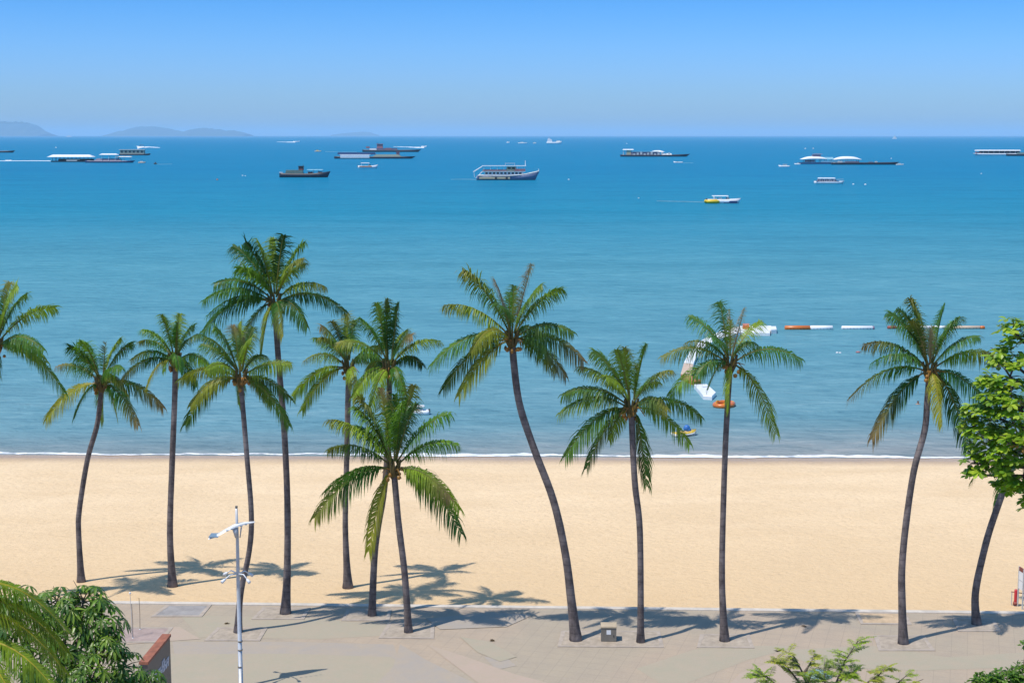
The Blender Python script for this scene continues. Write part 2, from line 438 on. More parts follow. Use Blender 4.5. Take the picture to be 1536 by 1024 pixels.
def make_sea():
    m, nt, p = base_mat('sea_water')
    co = coords(nt)
    sx = nt.new('ShaderNodeSeparateXYZ'); nt.link(co, sx.inputs[0])
    mu = nt.new('ShaderNodeMath', operation='MULTIPLY_ADD'); nt.link(sx.outputs[0], mu.inputs[0]); mu.inputs[1].default_value = -SM * 0.6; mu.inputs[2].default_value = 0.0
    ad = nt.new('ShaderNodeMath', operation='ADD'); nt.link(mu.outputs[0], ad.inputs[0]); nt.link(sx.outputs[1], ad.inputs[1])
    lg = nt.new('ShaderNodeMath', operation='LOGARITHM'); nt.link(ad.outputs[0], lg.inputs[0]); lg.inputs[1].default_value = 10.0
    nbig = noise_tex(nt, 1.0, 5, 0.6, mapping(nt, co, (0.006, 0.022, 1)))
    off = nt.new('ShaderNodeMath', operation='MULTIPLY_ADD'); nt.link(nbig.outputs[0], off.inputs[0]); off.inputs[1].default_value = 0.10; off.inputs[2].default_value = -0.05
    lg2 = nt.new('ShaderNodeMath', operation='ADD'); nt.link(lg.outputs[0], lg2.inputs[0]); nt.link(off.outputs[0], lg2.inputs[1])
    mr = nt.new('ShaderNodeMapRange'); nt.link(lg2.outputs[0], mr.inputs[0]); mr.inputs[1].default_value = 1.985; mr.inputs[2].default_value = 4.0
    def at(d): return (math.log10(d) - 1.985) / (4.0 - 1.985)
    c = ramp(nt, mr.outputs[0], SEA_STOPS(at))
    # wind streaks, plus wave chop with light and dark slopes painted into the colour
    ns = noise_tex(nt, 1.0, 6, 0.62, mapping(nt, co, (0.022, 0.07, 1), (0, 0, 0.05)))
    nc = noise_tex(nt, 1.0, 5, 0.68, mapping(nt, co, (0.27, 0.72, 1), (0, 0, -0.06)), 0.5)
    c = mixc(nt, ramp(nt, nc.outputs[0], [(0.30, 0.75), (0.47, 0.0)]), c, mixc(nt, 1.0, c, (0.55, 0.68, 0.74), 'MULTIPLY'))
    c = mixc(nt, ramp(nt, nc.outputs[0], [(0.53, 0.0), (0.74, 0.75)]), c, mixc(nt, 1.0, c, (1.6, 1.32, 1.24), 'MULTIPLY'))
    c = mixc(nt, ramp(nt, ns.outputs[0], [(0.34, 0.26), (0.5, 0.0), (0.64, 0.0)]), c, mixc(nt, 1.0, c, (0.45, 0.62, 0.68), 'MULTIPLY'))
    c = mixc(nt, ramp(nt, ns.outputs[0], [(0.5, 0.0), (0.72, 0.24)]), c, mixc(nt, 1.0, c, (1.7, 1.3, 1.2), 'MULTIPLY'))
    nt.link(c, p.inputs['Base Color'])
    p.inputs['Roughness'].default_value = 0.22
    p.inputs['Specular IOR Level'].default_value = SEA_SPEC
    p.inputs['IOR'].default_value = 1.33
    p.inputs['Specular Tint'].default_value = (0.30, 0.78, 1.0, 1)
    w1 = noise_tex(nt, 1.0, 3, 0.55, mapping(nt, co, (0.20, 0.48, 1), (0, 0, 0.08)), 0.3)
    w2 = noise_tex(nt, 1.0, 4, 0.6, mapping(nt, co, (0.7, 1.5, 1), (0, 0, -0.12)), 0.4)
    w3 = noise_tex(nt, 1.0, 3, 0.6, mapping(nt, co, (1.8, 3.6, 1), (0, 0, 0.3)))
    b = bump(nt, w1.outputs[0], 1.0, 0.6)
    b = bump(nt, w2.outputs[0], 1.0, 0.3, b)
    b = bump(nt, w3.outputs[0], 0.5, 0.05, b)
    nt.link(b, p.inputs['Normal'])
    mb = MB()
    ys = [shore_y(0) - 3.5, 140, 200, 300, 500, 1000, 2500, 6000, 15000, 40000, 80000]
    rows = []
    for y in ys:
        w = max(180, y * 0.55)
        rows.append([(-w, y), (-w / 2, y), (0, y), (w / 2, y), (w, y)])
    vs = [(x, y, SEA) for r in rows for x, y in r]
    mb.add(vs, [(j * 5 + i, j * 5 + i + 1, (j + 1) * 5 + i + 1, (j + 1) * 5 + i) for j in range(len(ys) - 1) for i in range(4)])
    tag(mb.build('sea', m), 'calm blue sea reaching the horizon', 'sea', kind='structure')
    # breaking wash along the waterline
    mb = MB(); mb.smooth = True
    N = 700
    vs, fs = [], []
    for i in range(N + 1):
        x = -70 + 140 * i / N
        s = shore_y(x)
        a = mnoise.noise(Vector((x * 0.10, 0.3, 0))) * 0.5 + mnoise.noise(Vector((x * 0.55, 5.3, 0))) * 0.28 + mnoise.noise(Vector((x * 2.1, 9.3, 0))) * 0.13
        b = mnoise.noise(Vector((x * 0.14, 17.3, 0))) * 0.45 + mnoise.noise(Vector((x * 0.8, 25.3, 0))) * 0.25 + mnoise.noise(Vector((x * 2.6, 29.3, 0))) * 0.12
        y0 = s + 0.10 + a * 1.2
        y1 = s + 0.62 + b * 2.0
        if y1 < y0 + 0.12: y1 = y0 + 0.12
        z0 = max(sand_z(x, y0) + 0.03, SEA + 0.02)
        vs += [(x, y0, z0), (x, y0 + (y1 - y0) * 0.35, SEA + 0.05), (x, y0 + (y1 - y0) * 0.7, SEA + 0.08), (x, y1, SEA + 0.012)]
    for i in range(N):
        for k in range(3): fs.append((i * 4 + k, i * 4 + 4 + k, i * 4 + 5 + k, i * 4 + 1 + k))
    mb.add(vs, fs)
    tag(mb.build('surf', M['foam']), 'thin line of white surf along the waterline', 'surf', kind='stuff')

SEA_SPEC = 0.001
def SEA_STOPS(at):
    return [(0.0, (0.23, 0.265, 0.28)), (at(101), (0.165, 0.245, 0.28)), (at(110), (0.122, 0.258, 0.318)), (at(150), (0.100, 0.260, 0.330)), (at(240), (0.070, 0.245, 0.322)),
            (at(420), (0.014, 0.190, 0.305)), (at(900), (0.002, 0.157, 0.300)), (1.0, (0.001, 0.152, 0.305))]

def make_islands():
    m, nt, p = base_mat('island_forest')
    n = noise_tex(nt, 0.006, 6, 0.65, coords(nt))
    nt.link(mixc(nt, ramp(nt, n.outputs[0], [(0.4, 0.0), (0.65, 1.0)]), (0.03, 0.05, 0.03), (0.07, 0.09, 0.05)), p.inputs['Base Color'])
    p.inputs['Roughness'].default_value = 0.95
    D = 33000.0
    specs = [
        (D, [(-60, 201), (-45, 193), (-20, 185), (0, 183), (20, 183.5), (42, 184), (52, 188), (62, 195), (72, 201)], 'flat topped blue island cut by the frame edge'),
        (D * 1.06, [(166, 201), (180, 197), (200, 192), (216, 189.5), (232, 190), (250, 193), (265, 196), (280, 198), (300, 201)], 'faint blue island with a single rounded summit'),
        (D, [(270, 201), (284, 195), (300, 192.5), (312, 192.5), (325, 194), (340, 196), (350, 195.5), (362, 198), (372, 201)], 'low humped blue island with two small shoulders'),
        (D * 1.25, [(500, 202), (515, 200), (532, 198.5), (548, 197.5), (556, 199), (566, 202)], 'very faint low islet on the horizon'),
    ]
    for Y, prof, lab in specs:
        mb = MB(); mb.smooth = True
        N = 60; x0, x1 = prof[0][0], prof[-1][0]
        rings = []
        for i in range(N + 1):
            px = x0 + (x1 - x0) * i / N
            for a, b in zip(prof, prof[1:]):
                if a[0] <= px <= b[0]:
                    t = (px - a[0]) / (b[0] - a[0]); t = t * t * (3 - 2 * t) * 0.5 + t * 0.5
                    py = a[1] + (b[1] - a[1]) * t; break
            q = at_y(px, py, Y)
            h = max(q.z - SEA, 1.0) * (1 + 0.05 * mnoise.noise(Vector((px * 0.35, Y * 0.01, 0))))
            X = q.x
            r = []
            for k in range(9):
                a = -1 + 2 * k / 8
                dz = h * (1 - abs(a) ** 1.7) * (1 + 0.12 * mnoise.noise(Vector((px * 0.2, a * 3, 4.4))))
                r.append((X, Y + a * 900, SEA - 8 + dz + 8 * (1 - abs(a))))
            rings.append(r)
        mb.loft(rings, cap=False, closed=False)
        tag(mb.build('island', m), lab, 'island', 'islands on the horizon', 'structure')

# ------------------------------------------------------------------ palms
GREEN = [(0.075, 0.190, 0.022), (0.140, 0.265, 0.024), (0.038, 0.115, 0.020), (0.215, 0.315, 0.028), (0.060, 0.155, 0.032)]
YELLOW = [(0.22, 0.27, 0.025), (0.28, 0.29, 0.03)]
DRY = [(0.22, 0.175, 0.12), (0.27, 0.21, 0.15)]

def lerp3(a, b, t): return tuple(x + (y - x) * t for x, y in zip(a, b))

def add_frond(mb, base, T, L, bow, rnd, col, tipcol=None, rach=(0.22, 0.21, 0.05), wid=1.0, nleaf=46, droop=0.55, r0=0.030, leaflen=0.29, pet=0.14):
    """one pinnate leaf: a curved midrib with two rows of drooping leaflets"""
    T = Vector(T)
    up = Vector((0, 0, 1))
    C = T * 0.5 + up * bow * L
    def P(t): return base + C * (2 * t * (1 - t)) + T * (t * t)
    def D(t): return (C * (2 - 4 * t) + T * (2 * t)).normalized()
    n = 12
    mb.cc = (*rach, 1)
    mb.tube([P(i / n) for i in range(n + 1)], [r0 * (1.25 - 1.1 * (i / n)) for i in range(n + 1)], 4)
    S0_ = D(0.4).cross(up)
    if S0_.length < 0.15: S0_ = Vector((1, 0.2, 0))
    S0_.normalize()
    twist = rnd.uniform(-0.25, 0.25)
    roll = rnd.choice((-1, 1)) * rnd.uniform(0.25, 1.1)
    if T.z < -0.4 * T.length: roll = math.copysign(rnd.uniform(1.0, 1.4), roll)
    gust = rnd.uniform(-0.05, 0.25)
    gaps = [rnd.random() for _ in range(2)]
    for i in range(nleaf):
        t = pet + (1 - pet) * (i + 0.5) / nleaf
        p = P(t); d = D(t)
        s = (S0_ - d * S0_.dot(d)).normalized()
        s = Matrix.Rotation(roll * (0.35 + 0.65 * t), 3, d) @ s
        nrm = s.cross(d)
        if nrm.z < 0: nrm = -nrm
        prof = min(1.0, 0.45 + (t - pet) * 2.6) * (1.0 if t < 0.6 else 1.0 - 0.5 * ((t - 0.6) / 0.4) ** 1.5)
        for sd in (-1, 1):
            if rnd.random() < 0.05: continue
            ll = L * leaflen * prof * rnd.uniform(0.72, 1.16)
            fw = 0.42 + 0.75 * t * t + rnd.uniform(-0.24, 0.24)
            ang = twist + 0.22 * sd
            dr = (s * sd + nrm * (0.25 + ang * sd * 0.6) + d * fw + Vector((-gust, 0, 0))).normalized()
            g = droop * rnd.uniform(0.55, 1.4)
            m1 = p + dr * ll * 0.26 + Vector((0, 0, -1)) * ll * 0.06 * g
            d2 = (dr + Vector((0, 0, -1)) * g * 1.5).normalized()
            m2 = m1 + d2 * ll * 0.36
            d3 = (d2 + Vector((0, 0, -1)) * g * 1.0).normalized()
            e = m2 + d3 * ll * 0.38
            w = 0.0235 * wid * L / 3.3 * rnd.uniform(0.85, 1.15)
            wv = (d * 0.8 + nrm * 0.35).cross(dr)
            wv = d - dr * d.dot(dr)
            if wv.length < 1e-3: continue
            wv.normalize(); wv *= w
            k = rnd.uniform(0.8, 1.22)
            c = col if tipcol is None else lerp3(col, tipcol, max(0, (t - 0.45) / 0.55))
            mb.cc = (c[0] * k, c[1] * k, c[2] * k, 1)
            mb.add([p - wv * 0.7, p + wv * 0.7, m1 + wv, m1 - wv, m2 + wv * 0.75, m2 - wv * 0.75, e], [(0, 1, 2, 3), (3, 2, 4, 5), (5, 4, 6)])

def palm(trunk, crown, tips, label, seed, w=(14, 9, 8), Lpx=118, extra=1, husk=True, dry=(), tone=0, nleaf=76, base_y=None):
    rnd = random.Random(seed)
    b = gp(*trunk[0])
    if b.y > edge_y(b.x):          # rooted in the sand
        for _ in range(4):
            b = gp(trunk[0][0], trunk[0][1], sand_z(b.x, b.y))
    Y = b.y
    u = mpp(b)
    root = empty('coconut_palm', b, label, 'palm tree', 'coconut palms along the promenade')
    pts = [at_y(x, y, Y) for x, y in trunk] + [at_y(crown[0], crown[1], Y)]
    # smooth path
    P = []
    for i in range(len(pts) - 1):
        p0 = pts[max(i - 1, 0)]; p1 = pts[i]; p2 = pts[i + 1]; p3 = pts[min(i + 2, len(pts) - 1)]
        for k in range(6):
            t = k / 6
            P.append(0.5 * ((2 * p1) + (p2 - p0) * t + (2 * p0 - 5 * p1 + 4 * p2 - p3) * t * t + (3 * p1 - p0 - 3 * p2 + p3) * t ** 3))
    P.append(pts[-1])
    P[0] = P[0] - Vector((0, 0, 0.12))
    H = P[-1].z - b.z
    tm = MB(off=-b); tm.smooth = True
    rad = []
    for p in P:
        t = max(0, (p.z - b.z) / H)
        r = (w[1] + (w[2] - w[1]) * t) * u / 2 * 0.92
        r += (w[0] - w[1]) * u / 2 * math.exp(-t * 12) + 1.2 * u * math.exp(-t * 55)
        rad.append(r * (1 + 0.05 * mnoise.noise(Vector((t * 14, seed, 0)))))
    tm.tube(P, rad, 10)
    tm.build('trunk', M['palmbark'], root)
    # crown
    cpt = pts[-1]
    L = Lpx * u
    cm = MB(off=-b); dm = MB(off=-b)
    jobs = []
    for q in tips:
        tx, ty = q[0], q[1]
        T2 = at_y(tx, ty, Y) - cpt
        d2 = T2.length
        need = max(0.0, (0.92 * L) ** 2 - d2 * d2) ** 0.5 * rnd.uniform(0.3, 0.72)
        sg = rnd.choice((-1, 1))
        T = T2 + Vector((0, 1, 0)) * need * sg
        jobs.append((T, q[2] if len(q) > 2 else None, q[3] if len(q) > 3 else ''))
    for i in range(extra):
        a = rnd.uniform(0, 2 * math.pi); el = rnd.uniform(-0.35, 1.15)
        T = Vector((math.cos(a) * math.cos(el) * 0.6, math.sin(a) * math.cos(el), math.sin(el))) * L * rnd.uniform(0.7, 0.95)
        jobs.append((T, None, ''))
    # spear
    jobs.append((Vector((rnd.uniform(-.12, .12), rnd.uniform(-.1, .1), 1)) * L * 0.62, 0.02, 's'))
    for T, bow, fl in jobs:
        el = T.z / max(T.length, 1e-3)
        if bow is None:
            bow = 0.17 + 0.21 * (1 - max(0, el)) if el > -0.35 else 0.36
        else: bow *= 1.35
        col = rnd.choice(GREEN)
        k = rnd.uniform(0.8, 1.2)
        col = tuple(x * k for x in col)
        tipc = None
        rach = (0.20, 0.20, 0.05)
        if 'y' in fl: col = rnd.choice(YELLOW); rach = (0.40, 0.34, 0.06)
        elif rnd.random() < 0.22: tipc = (0.22, 0.22, 0.04)
        elif rnd.random() < 0.12: tipc = (0.24, 0.17, 0.08)
        if tone: col = lerp3(col, (0.11, 0.17, 0.025), 0.35 * tone)
        start = cpt + Vector((T.x, T.y, 0)).normalized() * 0.10 + Vector((0, 0, 0.12 + 0.35 * max(0, el)))
        target = cm
        if 'd' in fl:
            col = rnd.choice(DRY); tipc = None; rach = (0.32, 0.24, 0.14); target = dm
        add_frond(target, start, T - (start - cpt), max(L * 0.75, T.length), bow, rnd, col, tipc, rach, nleaf=nleaf if 's' not in fl else 26,
                  droop=(1.25 if el < 0.5 else 0.75) if 's' not in fl else 0.1, leaflen=0.315 if 's' not in fl else 0.15, wid=0.6 if 'd' in fl else 1.0)
    # leaf bases
    cm.cc = (0.17, 0.13, 0.05, 1)
    for i in range(9):
        a = i * 2.4; v = Vector((math.cos(a), math.sin(a), 0))
        cm.tube([cpt - Vector((0, 0, 0.25)), cpt + v * 0.17 + Vector((0, 0, 0.05)), cpt + v * 0.28 + Vector((0, 0, 0.5))], [0.10, 0.075, 0.03], 5)
    cm.build('crown', M['frond'], root, cols=True)
    if dm.f:
        o = dm.build('dry_frond', M['frond'], root, cols=True); o['label'] = 'brown dried frond'
    if husk:
        hm = MB(off=-b); hm.smooth = True
        for i in range(9):
            a = rnd.uniform(0, 6.28); v = Vector((math.cos(a), math.sin(a), 0)); q = cpt + v * rnd.uniform(0.18, 0.34) + Vector((0, 0, rnd.uniform(-0.34, 0.05)))
            hm.ball(q, (rnd.uniform(0.06, 0.09), rnd.uniform(0.06, 0.09), rnd.uniform(0.07, 0.11)), 7, 5)
        for i in range(10):
            a = rnd.uniform(0, 6.28); v = Vector((math.cos(a), math.sin(a), 0))
            hm.tube([cpt, cpt + v * 0.3 + Vector((0, 0, 0.2)), cpt + v * rnd.uniform(0.45, 0.6) + Vector((0, 0, rnd.uniform(-0.15, 0.2)))], [0.035, 0.025, 0.012], 4)
        hm.build('fruit_stalk', M['husk'], root)
    return root

def make_palms():
    palm([(-34, 905), (-32, 850), (-27, 740), (-18, 620)], (-5, 524), [(30, 428), (8, 426), (74, 465), (79, 519), (78, 540), (96, 588, .3), (4, 580), (-60, 440), (-95, 500), (-100, 560), (-60, 610), (-35, 425), (24, 447)],
         'palm cut by the frame edge whose crown hangs above the small left bush tree', 1)
    palm([(122, 872), (118, 800), (119, 765), (131, 690), (145, 640), (150, 605)], (152, 580), [(132, 506, .2), (108, 541, .22), (73, 556, .2), (69, 630, .26, 'y'), (126, 618), (141, 642, .3), (162, 637), (178, 603, .3, 'y'), (215, 632), (241, 615), (173, 513), (188, 521), (197, 545), (114, 515), (190, 570)],
         'palm with bent lower trunk, first complete palm from the left frame edge', 2, Lpx=105)
    palm([(259, 879), (255, 800), (258, 700), (262, 600)], (263, 546), [(247, 470), (264, 474), (222, 490), (200, 518, .25), (188, 566, .3), (214, 588, .34, 'y'), (284, 493), (308, 499, .2), (320, 546), (234, 566, .4), (275, 478), (300, 575), (205, 535)],
         'slender straight palm rooted in sand left of the solar lamp', 3, Lpx=98, w=(16, 10, 9))
    palm([(357, 948), (361, 890), (374, 825), (377, 770), (370, 680)], (361, 572), [(326, 489), (343, 492), (312, 503), (298, 520), (386, 499), (376, 494), (272, 568, .26, 'y'), (278, 637), (290, 605, .3, 'y'), (347, 616), (441, 540, .12), (434, 604), (433, 640), (404, 612, .3, 'y'), (322, 545), (395, 540)],
         'bowed palm directly behind the solar lamp post with yellowing fronds', 4, Lpx=105, tone=1)
    palm([(428, 920), (431, 850), (431, 750), (426, 640), (418, 545)], (412, 458), [(347, 371), (373, 362), (389, 357), (428, 352), (406, 358), (452, 367), (329, 422), (308, 450), (317, 470), (304, 498), (492, 428), (518, 470), (466, 486), (436, 494), (366, 512, .22), (402, 528, .3, 'y'), (450, 402), (362, 400)],
         'tallest palm of the row, its crown well above all others', 5, Lpx=118, w=(17, 11, 9), extra=2)
    palm([(522, 881), (518, 790), (520, 690)], (523, 556), [(486, 485), (518, 474), (500, 480), (466, 512), (450, 548), (441, 592), (454, 614), (552, 560, .3, 'y'), (542, 582), (529, 483), (484, 502), (570, 530)],
         'palm rooted in sand left of the crossing pair, its crown half behind another', 6, Lpx=100, w=(17, 9, 9))
    palm([(558, 923), (563, 820), (577, 730), (583, 640)], (584, 557), [(565, 455), (598, 454), (541, 476), (509, 512, .25), (661, 508), (632, 552), (611, 584), (609, 498), (531, 592), (559, 612, .3), (545, 570), (579, 449), (620, 500)],
         'palm with slim grey trunk crossing behind the short bushy palm', 7, Lpx=108, w=(13, 11, 9))
    palm([(613, 948), (607, 860), (598, 785)], (591, 708), [(620, 578), (571, 583), (592, 592), (626, 602), (537, 597), (531, 613), (494, 630), (488, 682), (490, 734, .24, ''), (472, 776, .26), (553, 826, .2, 'y'), (674, 620), (686, 674), (690, 762), (692, 800), (676, 742), (606, 600)],
         'shortest palm of the row, bushy crown hanging in front of the sand', 8, Lpx=125, w=(14, 11, 10), extra=1)
    palm([(864, 960), (857, 900), (848, 830), (830, 750), (800, 670), (778, 600)], (768, 515), [(695, 407), (741, 416, .1, 'd'), (798, 397, .06, 'd'), (771, 432), (843, 433), (859, 496), (875, 540), (850, 570), (836, 566), (667, 458), (647, 548), (665, 584), (688, 594, .2, 'y'), (708, 520, .4, 'y'), (812, 424)],
         'leaning palm whose long trunk curves over towards the water', 9, Lpx=118, w=(20, 13, 11), extra=2, tone=1)
    palm([(961, 963), (960, 800), (952, 720)], (947, 617), [(890, 527), (924, 522), (971, 518), (1004, 550), (869, 552), (844, 592), (840, 620), (848, 684), (880, 702), (916, 668), (970, 728, .22), (1052, 626), (1032, 662), (994, 585), (936, 520), (908, 560)],
         'broad low palm beside the grey utility box', 10, Lpx=112, w=(13, 10, 10), extra=1, tone=1)
    palm([(1087, 961), (1083, 870), (1085, 760), (1089, 650)], (1095, 551), [(1037, 477), (1024, 510), (1081, 455), (1113, 459, .04, 'd'), (1146, 486), (1130, 512), (995, 538), (1001, 590), (1202, 540), (1164, 650), (1085, 604), (1070, 594), (1038, 560), (1100, 468, .05, 'd'), (1062, 500)],
         'sparse palm standing in front of the curved white water park float', 11, Lpx=112, w=(16, 10, 9), extra=0, nleaf=54)
    palm([(1355, 965), (1353, 900), (1353, 850), (1359, 785), (1371, 705), (1387, 645), (1391, 600)], (1394, 562), [(1334, 470), (1365, 448), (1353, 466), (1420, 457), (1431, 472), (1456, 500), (1502, 540), (1476, 606), (1452, 672), (1424, 600), (1398, 630, .3, 'y'), (1308, 658, .22), (1274, 598), (1299, 518), (1299, 540), (1383, 486, .04, 'd')],
         'palm with s shaped trunk between the open promenade and the broad leaved tree', 12, Lpx=116, w=(17, 12, 10), extra=2)
    palm([(1465, 936), (1463, 890), (1475, 830), (1491, 775)], (1530, 668), [(1480, 570), (1560, 560), (1600, 600), (1640, 680), (1620, 740), (1450, 718, .3), (1455, 640), (1540, 780), (1585, 770), (1500, 765, .3)],
         'palm leaning right with its crown behind the broad leaved tree', 13, Lpx=112, w=(16, 12, 10))

# ------------------------------------------------------------------ foreground vegetation
def blade(mb, p, d, nrm, L, W, fold=0.25, droop=0.3, shape=(0.55, 1.0, 0.75)):
    """a leaf of five points along its midrib, folded a little"""
    d = d.normalized(); s = d.cross(nrm)
    if s.length < 1e-3: s = Vector((1, 0, 0))
    s.normalize(); n = s.cross(d)
    vs = [p]
    q = p; dd = d
    for i, k in enumerate(shape):
        dd = (dd + Vector((0, 0, -1)) * droop * 0.45).normalized()
        q = q + dd * L / 4
        vs += [q + s * W * k / 2 + n * fold * W * k, q, q - s * W * k / 2 + n * fold * W * k]
    vs.append(q + dd * L / 4)
    mb.add(vs, [(0, 1, 2), (0, 2, 3), (1, 4, 5, 2), (2, 5, 6, 3), (4, 7, 8, 5), (5, 8, 9, 6), (7, 10, 8), (8, 10, 9)])

def foreground_palm():
    rnd = random.Random(31)
    Y = 30.0
    c = at_y(-75, 915, Y)
    b = Vector((c.x - 0.3, Y, 0))
    root = empty('coconut_palm', b, 'big palm in the lower left corner with broad golden ribbed fronds', 'palm tree', 'foreground trees')
    tm = MB(off=-b); tm.smooth = True
    tm.tube([b - Vector((0, 0, .1)), b + Vector((0.1, 0, 3)), b + Vector((0.2, 0, 7)), c], [0.28, 0.2, 0.17, 0.16], 10)
    tm.build('trunk', M['palmbark'], root)
    cm = MB(off=-b)
    u = mpp(c)
    for (tx, ty, bow, dy, sz) in [(104, 950, .50, 0.6, -22), (98, 1008, .52, 0.1, 22), (94, 1050, .52, -0.4, 66), (100, 978, .50, 0.45, 2), (40, 1090, .5, -0.8, 60), (-150, 780, .15, 0, 0), (-260, 820, .2, .4, 0), (-300, 930, .25, 0, 0), (-290, 1010, .25, 0, 0), (-200, 1090, .3, -.8, 0), (-90, 790, .15, -.8, 0), (-220, 860, .2, 1.8, 0), (-60, 1110, .4, -1.2, 40)]:
        b0 = c - Vector((0, 0, sz * u))
        T = at_y(tx, ty, Y + dy) - b0
        L = max(T.length, 2.5)
        col = rnd.choice([(0.20, 0.29, 0.022), (0.17, 0.27, 0.024), (0.23, 0.30, 0.022)])
        add_frond(cm, b0, T, L, bow, rnd, col, (0.20, 0.28, 0.03), (0.52, 0.42, 0.05), wid=0.8, nleaf=110, droop=1.1, r0=0.03, leaflen=0.26)
    cm.build('crown', M['frond'], root, cols=True)

def branch_tree(name, label, group, Y, pts_px, base_px, clumps, leaf, seed, trunk_r=0.16, cat='tree', limb=14, dens=1.0, forkk=0.62):
    """trunk, limbs reaching into the crown, and leaf rosettes at twig ends"""
    rnd = random.Random(seed)
    bx = at_y(base_px, 900, Y).x
    b = Vector((bx, Y, 0))
    root = empty(name, b, label, cat, group)
    cm = MB(off=-b)
    ends = []
    for (px, py, dy, rpx, n) in clumps:
        c = at_y(px, py, Y + dy); r = rpx * mpp(c)
        for i in range(int(n * dens)):
            v = Vector((rnd.gauss(0, 1), rnd.gauss(0, 1), rnd.gauss(0, 1))).normalized()
            q = c + Vector((v.x * r, v.y * r, v.z * r * 0.8)) * rnd.uniform(0.45, 1.05) ** 0.6
            out = (v + Vector((0, 0, 0.35))).normalized()
            leaf(cm, q, out, rnd)
        ends.append((c, r))
    tm = MB(off=-b); tm.smooth = True
    topz = sum(c.z for c, r in ends) / len(ends)
    fork = Vector((sum(c.x for c, r in ends) / len(ends) * 0.3 + bx * 0.7, Y, topz * forkk))
    tm.tube([b - Vector((0, 0, .15)), b * 0.5 + fork * 0.5 + Vector((.12, .1, 0)), fork], [trunk_r * 1.3, trunk_r, trunk_r * 0.85], 9)
    for c, r in ends[:limb]:
        mid = fork * 0.45 + c * 0.55 + Vector((rnd.uniform(-.2, .2), rnd.uniform(-.2, .2), -0.25))
        tm.tube([fork, mid, c], [trunk_r * 0.55, trunk_r * 0.32, trunk_r * 0.14], 6)
        for j in range(7):
            v = Vector((rnd.gauss(0, 1), rnd.gauss(0, 1), rnd.gauss(0.2, 1))).normalized() * r * rnd.uniform(.6, 1)
            tm.tube([c, c + v * 0.5 + Vector((0, 0, .03)), c + v], [trunk_r * 0.12, trunk_r * 0.08, 0.008], 4)
    tm.build('trunk', M['bark'], root)
    cm.build('crown', M['leaf'], root, cols=True)
    return root

def tint(mb, rnd, pal, lo=0.75, hi=1.3):
    c = rnd.choice(pal); k = rnd.uniform(lo, hi); mb.cc = (c[0] * k, c[1] * k, c[2] * k, 1)

def whorl_leaf(mb, q, out, rnd):
    up = (out + Vector((0, 0, 0.7))).normalized()
    a = up.cross(Vector((0.3, 1, 0.1))).normalized(); b = up.cross(a)
    n = rnd.randint(6, 8); ph = rnd.uniform(0, 6)
    pal = [(0.10, 0.195, 0.026), (0.14, 0.25, 0.03), (0.06, 0.135, 0.024)]
    if rnd.random() < 0.10: pal = [(0.18, 0.28, 0.03)]
    L = rnd.uniform(0.27, 0.40)
    for k in range(n):
        th = ph + 2 * math.pi * k / n
        d = a * math.cos(th) + b * math.sin(th) + up * 0.35
        tint(mb, rnd, pal)
        blade(mb, q, d, up, L, L * 0.25, 0.15, 0.85)

def almond_leaf(mb, q, out, rnd):
    up = (out * 0.5 + Vector((0, 0, 1))).normalized()
    a = up.cross(Vector((0.2, 1, 0.1))).normalized(); b = up.cross(a)
    n = rnd.randint(6, 9); ph = rnd.uniform(0, 6)
    pal = [(0.19, 0.32, 0.022), (0.25, 0.38, 0.026), (0.12, 0.23, 0.02), (0.30, 0.40, 0.032)]
    L = rnd.uniform(0.18, 0.32)
    for k in range(n):
        th = ph + 2 * math.pi * k / n + rnd.uniform(-.2, .2)
        d = a * math.cos(th) + b * math.sin(th) + up * rnd.uniform(0.0, 0.7)
        tint(mb, rnd, pal)
        blade(mb, q, d, up, L, L * 0.52, 0.12, rnd.uniform(0.15, 0.6), (0.5, 0.85, 1.0))

def shrub_leaf(mb, q, out, rnd):
    up = (out + Vector((0, 0, 1))).normalized()
    pal = [(0.11, 0.21, 0.02), (0.14, 0.25, 0.024), (0.07, 0.16, 0.02)]
    for k in range(5):
        d = Vector((rnd.gauss(0, 1), rnd.gauss(0, 1), rnd.uniform(-.1, .9))).normalized()
        tint(mb, rnd, pal)
        L = rnd.uniform(0.08, 0.13)
        blade(mb, q + d * 0.03, d, up, L, L * 0.55, 0.15, 0.4, (0.7, 1.0, 0.8))

